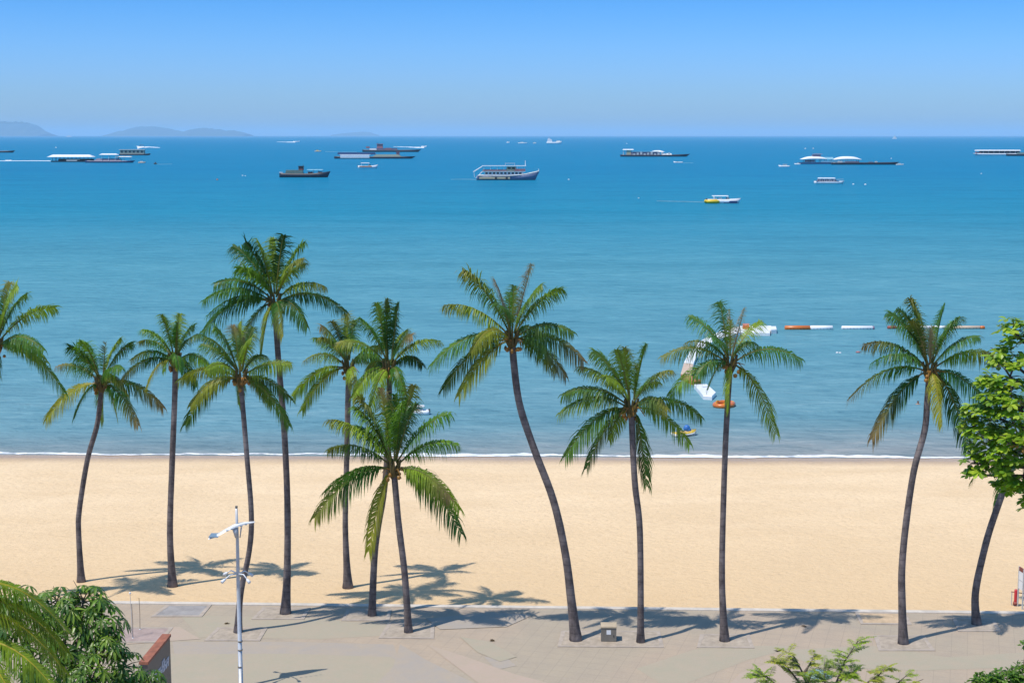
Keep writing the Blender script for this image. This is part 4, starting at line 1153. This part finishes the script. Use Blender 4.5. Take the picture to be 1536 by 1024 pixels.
    part(root, 'cargo', 'rust', u, lambda k: (k.box((22, 0, 7.2), (6, 6, 2.6)), k.box((8, 0, 7), (7, 6, 2.4))))
    part(root, 'mast', 'dark', u, lambda k: k.tube([(-3, 0, 16), (-3, 0, 19)], .3, 5))
    part(root, 'bulwark_rail', 'white', u, lambda k: k.tube([(-38, -5, 7.4), (-33, -6, 7.0)], .5, 5))
    # cluster of barges (centre left)
    root, u = afloat('barge', 588, 228, 'farther dark barge with a faded red cabin tower amidships', 'barge', 'moored barges')
    part(root, 'hull', 'darkhull', u, lambda k: k.hull(88, 12, 3.0, .6, .4, 1, .12), True)
    part(root, 'deckhouse', 'mauve', u, lambda k: k.box((-12, 0, 4.2), (40, 8, 2.6)))
    part(root, 'cabin', 'pinkred', u, lambda k: k.box((-18, 0, 8.4), (9, 6, 5.8), (.9, .9)))
    part(root, 'cabin_roof', 'pinkred', u, lambda k: k.box((-18, 0, 11.7), (10.5, 7, .7)))
    part(root, 'container', 'pinkred', u, lambda k: (k.box((-5, -4.3, 4.6), (9, 1.4, 2.8)), k.box((-36, 0, 6.8), (5, 5, 2.6))))
    part(root, 'mast', 'dark', u, lambda k: k.tube([(-21, 0, 11), (-21, 0, 14)], .3, 5))
    part(root, 'tarpaulin', 'white', u, lambda k: k.box((-28, -4.6, 3.8), (11, 2, 2.4), (.9, .6)))
    root, u = afloat('barge', 563, 238, 'nearer dark barge with a white side awning and orange hut', 'barge', 'moored barges')
    part(root, 'hull', 'darkhull', u, lambda k: k.hull(122, 14, 3.0, .5, .5, 1, .1), True)
    part(root, 'awning', 'white', u, lambda k: (k.box((-30, -6.5, 3.4), (44, 1, 4.6), (.98, 1)), k.box((-30, -2, 5.9), (46, 9, .6))))
    part(root, 'upper_deck', 'navy', u, lambda k: k.box((-28, 2, 7.6), (58, 8, 3.0), (.95, .9)))
    part(root, 'cargo_cover', 'greygreen', u, lambda k: k.box((18, 0, 4.6), (44, 9, 3.2), (.75, .5)))
    part(root, 'hut', 'pinkred', u, lambda k: (k.box((34, 0, 7.2), (4.5, 5, 4)), k.box((34, 0, 9.6), (6, 6, .7))))
    speedboat(636, 221, 8, 4, 'small speedboat with white spray beyond the red cabin barges', 1, top=False)
    wake([(636, 221.4), (625, 221.3), (610, 220.6), (590, 220.2)], 'white wake beyond the red cabin barges', 1.6, .3)
    wake([(488, 227.6), (510, 228), (535, 228)], 'thin pale trail running to the dark barges', .7, .4, faint=True)
    speedboat(552, 252.5, 30, 8.6, 'white speedboat with an orange stripe in front of the dark barges', 1, trim='orange', rz=.12)
    # tour boat
    root, u = afloat('tour_boat', 762, 270, 'double decked white and navy tour boat with open upper deck', 'boat', 'tour boats')
    part(root, 'hull', 'tourblue', u, lambda k: k.hull(94, 19, 6.2, 6.6, 0.4, 1, .34, zb=-.2), True)
    part(root, 'hull_band', 'cream', u, lambda k: (k.box((-20, -9.7, 3.4), (46, .3, 2.8)), k.box((-20, 9.7, 3.4), (46, .3, 2.8))))
    part(root, 'gunwale', 'offwhite', u, lambda k: (k.tube([(-45, -8.6, 6.8), (0, -9.6, 6.5), (18, -9.0, 7.5), (34, -6.4, 10.2), (46, -1, 13)], .8, 5), k.tube([(-45, 8.6, 6.8), (0, 9.6, 6.5), (18, 9, 7.5), (34, 6.4, 10.2), (46, 1, 13)], .8, 5)))
    part(root, 'lower_cabin', 'white', u, lambda k: k.box((-6, 0, 10.0), (58, 13, 5)))
    for i in range(10): part(root, 'window', 'glass', u, lambda k: k.box((-32 + i * 5.6, -6.55, 10.2), (3.4, .2, 2.6)))
    part(root, 'upper_deck', 'offwhite', u, lambda k: k.box((-6, 0, 12.9), (64, 16, .8)))
    part(root, 'deck_rail', 'pinkred', u, lambda k: (k.box((-20, -7.9, 14.4), (36, .3, 1.8)), k.box((18, -7.9, 15.0), (16, .3, 3.4)), k.box((-20, 7.9, 14.4), (36, .3, 1.8))))
    part(root, 'wheelhouse', 'cream', u, lambda k: k.box((5, 0, 16.5), (15, 10, 6.4), (.95, .9)))
    for x in (2, 8): part(root, 'window', 'glass', u, lambda k: k.box((x, -4.95, 17.6), (4.4, .3, 2.4)))
    part(root, 'roof', 'white', u, lambda k: (k.box((-6, 0, 21.0), (66, 17, .9)), posts(k, (-36, -26, -16, -6, 14, 25), (-7.5, 7.5), 13, 20.8, .3)))
    part(root, 'stern_stair', 'white', u, lambda k: (k.tube([(-38, -7, 20.6), (-52, -7, 12)], .8, 5), k.tube([(-38, 7, 20.6), (-52, 7, 12)], .8, 5), k.tube([(-38, -7, 13), (-48, -7, 3)], .7, 5), k.tube([(-51, -7, 12), (-50, -7, 4)], .5, 5)))
    part(root, 'roof_rack', 'steel', u, lambda k: (k.box((3, 0, 24.8), (15, 6, .6)), posts(k, (-4, 10), (-2.5, 2.5), 21.4, 24.6, .3)))
    part(root, 'mast', 'white', u, lambda k: (k.tube([(26, 0, 21), (26, 0, 29)], .5, 5), k.tube([(46, 0, 12), (46, 0, 16.5)], .7, 5)))
    part(root, 'fender', 'dark', u, lambda k: (k.box((-18, -10.1, 2.8), (3, .8, 3.4)), k.box((-2, -10.1, 2.8), (3, .8, 3.4))))
    wake([(716, 269.8), (706, 269.2), (690, 269.2), (676, 269.5)], 'short white wake behind the tour boat', .8, .3, faint=True)
    # boats near the horizon, centre
    small_craft(762, 214.6, 4.6, 2.6, 'tiny white boat, leftmost of three before the white ship', 'white', 1)
    small_craft(784, 215.4, 14, 2.6, 'long low white boat, middle of three before the white ship', 'white', 1)
    small_craft(802, 215.4, 5, 2.2, 'tiny pale boat next to the white ship stern', 'offwhite', 1)
    root, u = afloat('ship', 831.5, 215.6, 'white ship with a tall mast near the horizon', 'ship')
    part(root, 'hull', 'white', u, lambda k: k.hull(23, 5, 2.4, 1.4, .3, 1, .3), True)
    part(root, 'superstructure', 'white', u, lambda k: (k.box((-7, 0, 4.4), (7.5, 3.6, 4.2), (.8, .8)), k.box((-8, 0, 7), (3.6, 2.6, 1.6))))
    part(root, 'fore_crane', 'offwhite', u, lambda k: k.box((6, 0, 3.6), (8, 3, 2), (.6, .8)))
    part(root, 'mast', 'steel', u, lambda k: k.tube([(-8, 0, 7), (-8, 0, 10.4)], .4, 5))
    # long barge centre right
    root, u = afloat('barge', 983, 235, 'long narrow barge with pale stalls under two white awnings', 'barge', 'moored barges')
    part(root, 'hull', 'darkhull', u, lambda k: k.hull(105, 12, 2.6, 1.4, .4, 1, .16), True)
    part(root, 'stern_cabin', 'cream', u, lambda k: k.box((-40, 0, 6), (6, 7, 6.4)))
    part(root, 'stern_awning', 'white', u, lambda k: (k.box((-41, 0, 10.6), (17, 9, 1.2), (.85, .6)), posts(k, (-48, -44, -35), (-3.5, 3.5), 2.5, 10.2, .25)))
    part(root, 'stall', 'mauve', u, lambda k: k.box((-15, 0, 4.8), (44, 7, 4.2), (.98, .9)))
    part(root, 'cargo', 'offwhite', u, lambda k: [k.box((-32 + i * 5.2, -3.8, 3.6 + (i % 3) * .7), (3.0, 1.4, 2 + (i % 3))) for i in range(11)])
    part(root, 'stall_roof', 'lightblue', u, lambda k: k.box((-16, 0, 7.6), (40, 8.5, .6)))
    part(root, 'awning', 'white', u, lambda k: (k.box((3, 0, 8.2), (22, 9, 2.2), (.35, .3)), posts(k, (-6, 3, 12), (-3.5, 3.5), 2.5, 7.2, .25)))
    part(root, 'tarpaulin', 'white', u, lambda k: k.box((17, -1, 3.8), (15, 8, 2.0), (.85, .6)))
    speedboat(1017, 244.4, 14, 3.6, 'white speedboat close under the long narrow barge', -1, top=False)
    wake([(1024, 244.6), (1032, 244.6), (1040, 244.8)], 'faint wake right of the small white speedboat', .6, .3, faint=True)
    # right cluster
    small_craft(1176, 250.6, 17, 4.2, 'low white boat just left of the domed pontoon', 'white', -1)
    root, u = afloat('floating_pontoon', 1246, 246, 'floating pontoon with two white domed marquees', 'pontoon', 'moored pontoons')
    part(root, 'deck', 'navy', u, lambda k: k.box((0, 0, 1.0), (92, 16, 2.6)))
    def marquee(k, x0, x1, z, h):
        n = 14; rings = []
        for i in range(n + 1):
            t = -1 + 2 * i / n; s = max(.08, (1 - abs(t) ** 2.6)); x = (x0 + x1) / 2 + t * (x1 - x0) / 2
            rings.append([(x, 8 * math.cos(a) * (.6 + .4 * s), z + h * s * math.sin(a)) for a in [math.pi * j / 7 for j in range(8)]])
        k.loft(rings)
    part(root, 'marquee', 'white', u, lambda k: marquee(k, -46, -4, 7.0, 4.6), True)
    part(root, 'marquee', 'white', u, lambda k: marquee(k, 2, 46, 6.4, 5.0), True)
    part(root, 'awning', 'lightblue', u, lambda k: k.box((-7, 0, 8.4), (20, 12, 3.2), (.95, .6)))
    part(root, 'cabin', 'mauve', u, lambda k: (k.box((-22, 0, 12.6), (12, 7, 2.6)), k.box((-20, 0, 14.8), (15, 8, .8), (.7, .7))))
    part(root, 'frame', 'dark', u, lambda k: posts(k, [-40 + 8 * i for i in range(11)], (-6, 6), 2, 7, .3))
    part(root, 'bar', 'pinkred', u, lambda k: k.box((-32, -3, 4.6), (14, 5, 3)))
    part(root, 'side_screen', 'lightblue', u, lambda k: k.box((10, -7.5, 3.6), (52, .4, 2.2)))
    root, u = afloat('barge', 1298, 247, 'long low dark barge moored right of the domed pontoon', 'barge', 'moored barges')
    part(root, 'hull', 'darkhull', u, lambda k: k.hull(102, 11, 3.2, .8, 0, 1, .08), True)
    part(root, 'cargo', 'mauve', u, lambda k: (k.box((-20, 0, 4), (20, 6, 1.6)), k.box((8, 0, 3.6), (6, 5, 1.2))))
    part(root, 'deck_crate', 'offwhite', u, lambda k: (k.box((-38, 0, 4.2), (6, 5, 2)), k.box((16, 0, 4), (3, 3, 2))))
    small_craft(1350, 247.6, 12, 2.6, 'grey white tender at the bow of the long low dark barge', 'offwhite', 1)
    small_craft(1196, 247.0, 9, 3.0, 'small white boat tied at the left end of the domed pontoon', 'white', -1)
    # sailing boat
    root, u = afloat('sailing_boat', 1342, 208.6, 'tiny white sailing boat on the horizon', 'sailing boat')
    part(root, 'hull', 'white', u, lambda k: k.hull(7, 1.8, 1.0, .3, 0, 1, .4, 10), True)
    part(root, 'mast', 'steel', u, lambda k: k.tube([(0, 0, .6), (0, 0, 6.2)], .12, 5))
    part(root, 'sail', 'white', u, lambda k: k.add([(.2, 0, 1.4), (-2.6, .35, 1.4), (.1, .1, 6), (.2, .12, 1.4), (-2.6, .47, 1.4), (.1, .22, 6)], [(0, 1, 2), (5, 4, 3), (0, 3, 4, 1), (1, 4, 5, 2), (2, 5, 3, 0)]))
    part(root, 'sail', 'offwhite', u, lambda k: k.add([(.5, 0, 1.2), (2.6, .2, 1.1), (.3, .05, 5.2), (.5, .12, 1.2), (2.6, .32, 1.1), (.3, .17, 5.2)], [(0, 1, 2), (5, 4, 3), (0, 3, 4, 1), (1, 4, 5, 2), (2, 5, 3, 0)]))
    # white ferry
    root, u = afloat('ferry', 1244, 275.6, 'white passenger ferry with a long flat roof, below the domed pontoon', 'boat', 'tour boats')
    part(root, 'hull', 'white', u, lambda k: k.hull(45, 11, 3.6, .7, .2, 1, .25), True)
    part(root, 'waterline_stripe', 'mauve', u, lambda k: (k.box((-4, -5.4, 3.8), (34, .3, .8)), k.box((-4, 5.4, 3.8), (34, .3, .8))))
    part(root, 'cabin', 'mauve', u, lambda k: k.box((-4, 0, 5.2), (27, 8, 2.8)))
    part(root, 'seat_row', 'offwhite', u, lambda k: [k.box((-15 + i * 3.4, -4.2, 4.8), (1.6, .4, 1.6)) for i in range(7)])
    part(root, 'roof', 'white', u, lambda k: (k.box((-4.5, 0, 8.4), (25, 10, 1.3), (.95, .9)), posts(k, (-15, -8, 0, 7), (-4.3, 4.3), 4, 8, .3)))
    part(root, 'bow_rail', 'steel', u, lambda k: k.tube([(10, -3.6, 6.4), (21, -.8, 6.6)], .3, 5))
    # yellow speedboat
    root, u = afloat('speedboat', 1086, 305, 'nearest speedboat, yellow stern tube and navy bow', 'speedboat', 'speedboats')
    part(root, 'hull', 'white', u, lambda k: k.hull(50, 13, 6.2, 1.6, 0, 1, .42), True)
    part(root, 'bow_band', 'navy', u, lambda k: (k.box((9, -5.6, 2.2), (20, 1.2, 3.2)), k.box((9, 5.6, 2.2), (20, 1.2, 3.2))))
    part(root, 'stern_tube', 'yellow', u, lambda k: (k.tube([(-27, -6.6, 2.8), (-24, -7, 3), (-12, -7, 3), (-8, -6.5, 2.6)], [1.6, 3.1, 3.1, 1.6], 10), k.tube([(-26.5, -6, 3), (-27.5, 0, 3), (-26.5, 6, 3)], 2.6, 10), k.tube([(-27, 6.6, 2.8), (-12, 7, 3)], 3, 10)), True)
    part(root, 'canopy', 'white', u, lambda k: (k.box((-6, 0, 11.2), (24, 11, .9), (.95, .9)), k.tube([(-17, -5, 10.8), (-16, -5.2, 7)], .5, 6), posts(k, (-15, 5), (-5, 5), 5, 11, .4)))
    part(root, 'seat', 'offwhite', u, lambda k: (k.box((-6, 0, 7.2), (5, 8, 2.4)), k.box((-13, 0, 7), (3, 8, 2))))
    part(root, 'windshield', 'glass', u, lambda k: k.box((5, 0, 8), (5, 8, 2.6), (.4, .85)))
    part(root, 'outboard_motor', 'dark', u, lambda k: k.box((-26, 0, 5), (2.6, 3, 4), (.8, .8)))
    wake([(1056, 303.6), (1040, 303.2), (1015, 302.6), (985, 302)], 'thin pale trail left of the nearest yellow speedboat', .7, .3, faint=True)
    # right edge pontoon
    root, u = afloat('floating_pontoon', 1499, 233, 'low pontoon with a long flat white roof at the right frame edge', 'pontoon', 'moored pontoons')
    part(root, 'deck', 'white', u, lambda k: k.hull(80, 13, 2.8, .3, .3, -1, .1), True)
    part(root, 'roof', 'white', u, lambda k: k.box((-3, 0, 7.4), (66, 13, 1.3), (.97, .8)))
    part(root, 'roof_frame', 'steel', u, lambda k: posts(k, [-34 + 8 * i for i in range(9)], (-5.5, 5.5), 2.6, 7, .3))
    part(root, 'interior', 'dark', u, lambda k: k.box((0, 0, 4.8), (58, 8, 3.4)))
    part(root, 'counter', 'pinkred', u, lambda k: k.box((-33, -3, 4), (7, 5, 2.2)))
    root, u = afloat('barge', 1545, 234, 'dark hull moored against the flat roofed pontoon at the right edge', 'barge', 'moored barges')
    part(root, 'hull', 'darkhull', u, lambda k: k.hull(70, 10, 2.8, .5, .6, 1, .1), True)
    part(root, 'hatch_cover', 'greygreen', u, lambda k: k.box((0, 0, 4), (40, 6, 2), (.9, .7)))
    # buoys and specks
    for a in [(326, 270, 1.4, 'orange', 'small orange buoy left of the dark work boat'), (364, 264, 1.2, 'white', 'small white buoy nearest the dark work boat'), (368, 264.4, 1.0, 'white', 'smaller white buoy touching its white neighbour left of the work boat'),
              (853, 270, 1.3, 'white', 'white buoy right of the tour boat bow'), (958, 297.6, 1.1, 'white', 'white buoy in open water left of the nearest speedboat'), (1280, 277, 1.4, 'white', 'white buoy next to the ferry bow'),
              (1298, 277.6, 1.6, 'white', 'farther of two white buoys right of the ferry'), (1337, 238.4, 1.0, 'white', 'white buoy above the long low dark barge'), (1472, 261, 1.0, 'white', 'pale buoy below the right edge pontoon'), (940, 216, 1.0, 'white', 'white buoy above the long narrow barge'), (1208, 223.6, 1.2, 'white', 'white buoy above the domed pontoon'), (1220, 223.4, 1.2, 'offwhite', 'second pale buoy above the domed pontoon')]:
        buoy(*a)

    # ---- water park
    def slab(k, outline, h, off, z0=SEA - .15, inset=.12):
        pts = [gp(x, y, SEA + h) for x, y in outline]
        k.prism([(p.x - off.x, p.y - off.y) for p in pts], z0 - off.z, SEA + h - off.z, inset)
    c = gp(1065, 520, SEA)
    root = empty('inflatable_walkway', c, 'curved white inflatable walkway bending behind the sparse palm', 'inflatable')
    outer = [(1021, 560), (1026, 543), (1034, 528), (1045, 515), (1062, 504), (1082, 496), (1109, 489)]
    inner = [(1037, 562), (1040, 545), (1047, 530.5), (1059, 518), (1075, 509), (1096, 502), (1111, 498)]
    for i in range(6):
        g = 0.04
        def L2(a, b, t): return (a[0] + (b[0] - a[0]) * t, a[1] + (b[1] - a[1]) * t)
        o = [L2(outer[i], outer[i + 1], g), L2(outer[i], outer[i + 1], 1 - g), L2(inner[i], inner[i + 1], 1 - g), L2(inner[i], inner[i + 1], g)]
        k = MB(); slab(k, o, .34, c); k.build('float_segment', M['beige'] if i == 0 else M['white'], root)
    k = MB(); slab(k, [(1021, 561), (1037, 563), (1052, 570), (1040, 572), (1026, 566)], .35, c); k.build('ramp', M['orange'], root)
    c = gp(1133, 494, SEA)
    root = empty('floating_platform', c, 'long white floating platform with an orange block on top', 'floating platform', 'water park platforms')
    k = MB(); slab(k, [(1110, 488.5), (1157, 488), (1155, 498.5), (1111, 497.5)], .38, c); k.build('float', M['white'], root)
    k = MB(); slab(k, [(1152, 489), (1164, 489), (1165, 493.5), (1157, 494)], .5, c); k.build('end_pad', M['white'], root)
    k = MB(); slab(k, [(1114, 485), (1124, 485), (1124, 488), (1114, 488)], .8, c, SEA + .36); k.build('block', M['orange'], root)
    c = gp(1057, 585, SEA)
    root = empty('floating_platform', c, 'white slanting floating platform with two holes, left of the sparse trunk', 'floating platform', 'water park platforms')
    k = MB(); slab(k, [(1041, 576), (1060, 575.5), (1074, 588), (1068, 594), (1055, 593)], .34, c); k.build('float', M['white'], root)
    k = MB()
    for x, y in ((1056, 580.5), (1060, 580)): 
        p = gp(x, y, SEA + .345); k.box((p.x - c.x, p.y - c.y, .352), (.22, .35, .02))
    build_pieces(k, 'handle', M['steel'], root)
    # orange ring
    root, u = afloat('inflatable_ring', 1086, 609, 'orange and yellow inflatable raft behind the sparse palm trunk', 'inflatable', rz=-.55)
    def rg(k):
        n = 20; pts = [(12.5 * math.cos(2 * math.pi * i / n), 18 * math.sin(2 * math.pi * i / n), 2.6) for i in range(n + 1)]
        k.tube(pts, 3.9, 9, False)
    part(root, 'ring', 'orange', u, rg, True)
    part(root, 'floor', 'orange', u, lambda k: k.box((0, 0, 1.6), (19, 26, 1.2), (.9, .9)))
    part(root, 'handle', 'yellow', u, lambda k: [k.tube([(12.5 * math.cos(a) * .98, 18 * math.sin(a) * .98, 6.4), (12.5 * math.cos(a + .3), 18 * math.sin(a + .3), 6.8)], .9, 5) for a in (0.4, 1.6, 2.8, 4.0, 5.2)])
    # yellow boat with blue bundle
    root, u = afloat('rowing_boat', 1027.5, 653, 'small yellow and white boat near the shore carrying a blue bundle', 'boat', rz=.42)
    part(root, 'hull', 'offwhite', u, lambda k: k.hull(40, 18, 4.4, 3.4, .6, 1, .4), True)
    part(root, 'lining', 'yellow', u, lambda k: k.hull(38.5, 17, 5.4, 3.4, .6, 1, .4, zb=.5), True)
    part(root, 'gunwale', 'dark', u, lambda k: (k.tube([(-19, -7.2, 1.6), (0, -9.1, 1.7), (10, -7.4, 2.4), (18, -2, 4)], .8, 5), k.tube([(-19, 7.2, 1.6), (0, 9.1, 1.7), (10, 7.4, 2.4), (18, 2, 4)], .8, 5)))
    part(root, 'thwart', 'cream', u, lambda k: [k.box((-14 + i * 5.5, 0, 5.6), (2.2, 13, 1)) for i in range(6)])
    root2, u = afloat('cloth_bundle', 1030, 651.5, 'bright blue bundle lying in the small yellow boat', 'bundle')
    part(root2, 'cover', 'blue', u, lambda k: (k.ball((0, 0, 9.5), (5.2, 5, 5.5), 12, 8), k.ball((2.4, -1, 7.4), (4.2, 4, 3.6), 10, 6)), True)
    # floating booms
    def boom(xa, xb, y, r, segs, label):
        c = gp((xa + xb) / 2, y, SEA); u = mpp(c)
        root = empty('floating_boom', c, label, 'floating boom', 'inflatable water park booms')
        for a, b, mt in segs:
            k = MB(u); k.smooth = True
            a0, b0 = a - (xa + xb) / 2, b - (xa + xb) / 2
            k.tube([(a0, 0, r * .55), (a0 + .8, 0, r * .55), (b0 - .8, 0, r * .55), (b0, 0, r * .55)], [r * .6, r, r, r * .6], 12)
            k.build('float_segment', M[mt], root)
        k = MB(u)
        for i in range(int((xb - xa) / 5)): k.box((xa - (xa + xb) / 2 + 3 + i * 5, -r * .98, r * .4), (.5, .5, 1.2))
        build_pieces(k, 'tie_ring', M['dark'], root)
    boom(1177, 1249, 494, 3.9, [(1177, 1215, 'orange'), (1215, 1249, 'white')], 'floating boom with one orange half and one white half')
    boom(1262, 1311, 493.6, 3.3, [(1262, 1309, 'white'), (1309, 1311.5, 'mauve')], 'plain white floating boom between the two part orange ones')
    boom(1331, 1477, 493, 3.0, [(1331, 1345, 'rust'), (1345, 1400, 'white'), (1400, 1424, 'white'), (1424, 1470, 'beige'), (1470, 1477, 'orange')], 'longest floating boom, passing behind the s shaped palm crown')
    # floats and swimmer
    root, u = afloat('swim_float', 1258, 529.5, 'small white float in the water below the booms', 'float', 'swim floats')
    part(root, 'float', 'white', u, lambda k: (k.ball((-2.2, 0, .6), (2.4, 2, 1.3), 8, 5), k.ball((2.2, 0, .5), (2.2, 2, 1.0), 8, 5)), True)
    root, u = afloat('swim_float', 1287, 529, 'small faded red float in the water below the booms', 'float', 'swim floats')
    part(root, 'float', 'pinkred', u, lambda k: k.ball((0, 0, .9), (3.6, 2.4, 1.7), 9, 6), True)
    root, u = afloat('person', 1377, 606, 'swimmer with dark hair, head and shoulders above the water', 'person')
    def swim(k):
        # shoulders, neck and head as one lofted surface
        prof = [(5.2, 3.0, -2.5), (5.0, 3.0, -.2), (4.2, 2.4, .8), (1.5, 1.5, 1.5), (1.25, 1.3, 2.2), (1.9, 2.1, 3.0), (2.0, 2.3, 4.2), (1.5, 1.7, 5.4), (.3, .3, 5.9)]
        k.loft([[(a * math.cos(t), b * math.sin(t), z) for t in [2 * math.pi * i / 12 for i in range(12)]] for a, b, z in prof])
    part(root, 'body', 'skin', u * .8, swim, True)
    part(root, 'hair', 'hair', u * .8, lambda k: k.ball((0, .3, 4.6), (2.15, 2.3, 1.75), 12, 7), True)
    # white boat behind the short palm
    root, u = afloat('small_boat', 622, 621, 'white motorboat half hidden behind the shortest palm crown', 'boat', 'small craft near the beach')
    part(root, 'hull', 'white', u, lambda k: k.hull(44, 15, 6.4, 2.2, 0, -1, .4), True)
    part(root, 'canopy', 'white', u, lambda k: (k.box((2, 0, 12.6), (26, 12, 1.1), (.92, .9)), posts(k, (-8, 12), (-5, 5), 6, 12.4, .4)))
    part(root, 'seat', 'beige', u, lambda k: (k.box((4, 0, 7.8), (8, 10, 2.4)), k.box((-6, 0, 7.6), (5, 10, 2))))
    part(root, 'outboard_motor', 'dark', u, lambda k: k.box((22, 0, 5.5), (3, 4, 5), (.8, .8)))

# ------------------------------------------------------------------ haze, sky, sun, camera
def make_air():
    m = bpy.data.materials.new('sea_haze'); m.use_nodes = True
    nt = m.node_tree; nt.nodes.clear()
    out = nt.nodes.new('ShaderNodeOutputMaterial'); v = nt.nodes.new('ShaderNodeVolumePrincipled')
    v.inputs['Color'].default_value = HAZE_COL
    v.inputs['Density'].default_value = HAZE_D
    v.inputs['Anisotropy'].default_value = 0.0
    nt.links.new(v.outputs[0], out.inputs['Volume'])
    mb = MB(); mb.box((0, 41000, 120), (100000, 84000, 262))
    tag(mb.build('haze', m), 'pale blue sea haze', 'haze', kind='stuff')

HAZE_COL = (0.55, 0.80, 1.0, 1)
HAZE_D = 4.2e-5
EL, AX, AY = math.radians(65.3), 0.825, 0.565

def make_light():
    w = bpy.data.worlds.new('World'); SC.world = w; w.use_nodes = True
    nt = w.node_tree; bg = nt.nodes['Background']
    sky = nt.nodes.new('ShaderNodeTexSky'); sky.sky_type = 'NISHITA'; sky.sun_disc = False
    sky.sun_elevation = EL; sky.sun_rotation = math.atan2(-AX, -AY)
    sky.air_density = 1.0; sky.dust_density = 0.6; sky.ozone_density = 3.0; sky.altitude = 0
    hs = nt.nodes.new('ShaderNodeHueSaturation'); hs.inputs['Saturation'].default_value = SKY_SAT
    mx = nt.nodes.new('ShaderNodeMix'); mx.data_type = 'RGBA'; mx.blend_type = 'MULTIPLY'; mx.inputs[0].default_value = 1.0; 
    tc = nt.nodes.new('ShaderNodeTexCoord'); sp = nt.nodes.new('ShaderNodeSeparateXYZ'); rp = nt.nodes.new('ShaderNodeValToRGB')
    nt.links.new(tc.outputs['Generated'], sp.inputs[0]); nt.links.new(sp.outputs[2], rp.inputs[0])
    el = rp.color_ramp.elements
    while len(el) < len(SKY_TINT): el.new(0.5)
    for e, (p, c) in zip(el, SKY_TINT): e.position = p; e.color = (*c, 1)
    nt.links.new(rp.outputs[0], mx.inputs[7])
    nt.links.new(sky.outputs[0], hs.inputs['Color']); nt.links.new(hs.outputs[0], mx.inputs[6]); nt.links.new(mx.outputs[2], bg.inputs[0])
    bg.inputs[1].default_value = SKY_STR
    l = bpy.data.lights.new('sun', 'SUN'); l.energy = SUN; l.angle = math.radians(0.53); l.color = (1.0, 0.93, 0.83)
    o = bpy.data.objects.new('sun', l); COL.objects.link(o)
    d = Vector((AX * math.cos(EL), AY * math.cos(EL), -math.sin(EL)))
    o.rotation_euler = d.to_track_quat('-Z', 'Y').to_euler(); o.location = (-40, -30, 90)

SKY_SAT, SKY_STR, SUN = 1.35, 0.15, 3.1
SKY_TINT = [(0.0, (0.335, 0.485, 0.80)), (0.04, (0.272, 0.452, 0.86)), (0.1, (0.159, 0.391, 0.74)), (0.3, (0.60, 0.76, 0.85)), (0.55, (1.0, 0.89, 0.73))]

def make_camera():
    cam = bpy.data.cameras.new('camera'); o = bpy.data.objects.new('camera', cam); COL.objects.link(o)
    cam.sensor_width = 36.0; cam.lens = F / 1536 * 36.0
    cam.clip_start = 0.5; cam.clip_end = 200000
    o.location = (0, 0, CAMH); o.rotation_euler = (math.pi / 2 - PITCH, 0, 0)
    SC.camera = o

make_promenade(); make_beach(); make_sea(); make_islands()
make_palms(); make_foreground(); make_furniture(); make_boats()
make_air(); make_light(); make_camera()
v = SC.view_settings
v.view_transform = 'Standard'; v.look = 'None'; v.gamma = 1.0; v.exposure = 0.55; v.use_curve_mapping = False
SC.cycles.use_denoising = True
SC.cycles.max_bounces = 8; SC.cycles.transparent_max_bounces = 8
SC.cycles.volume_bounces = 1
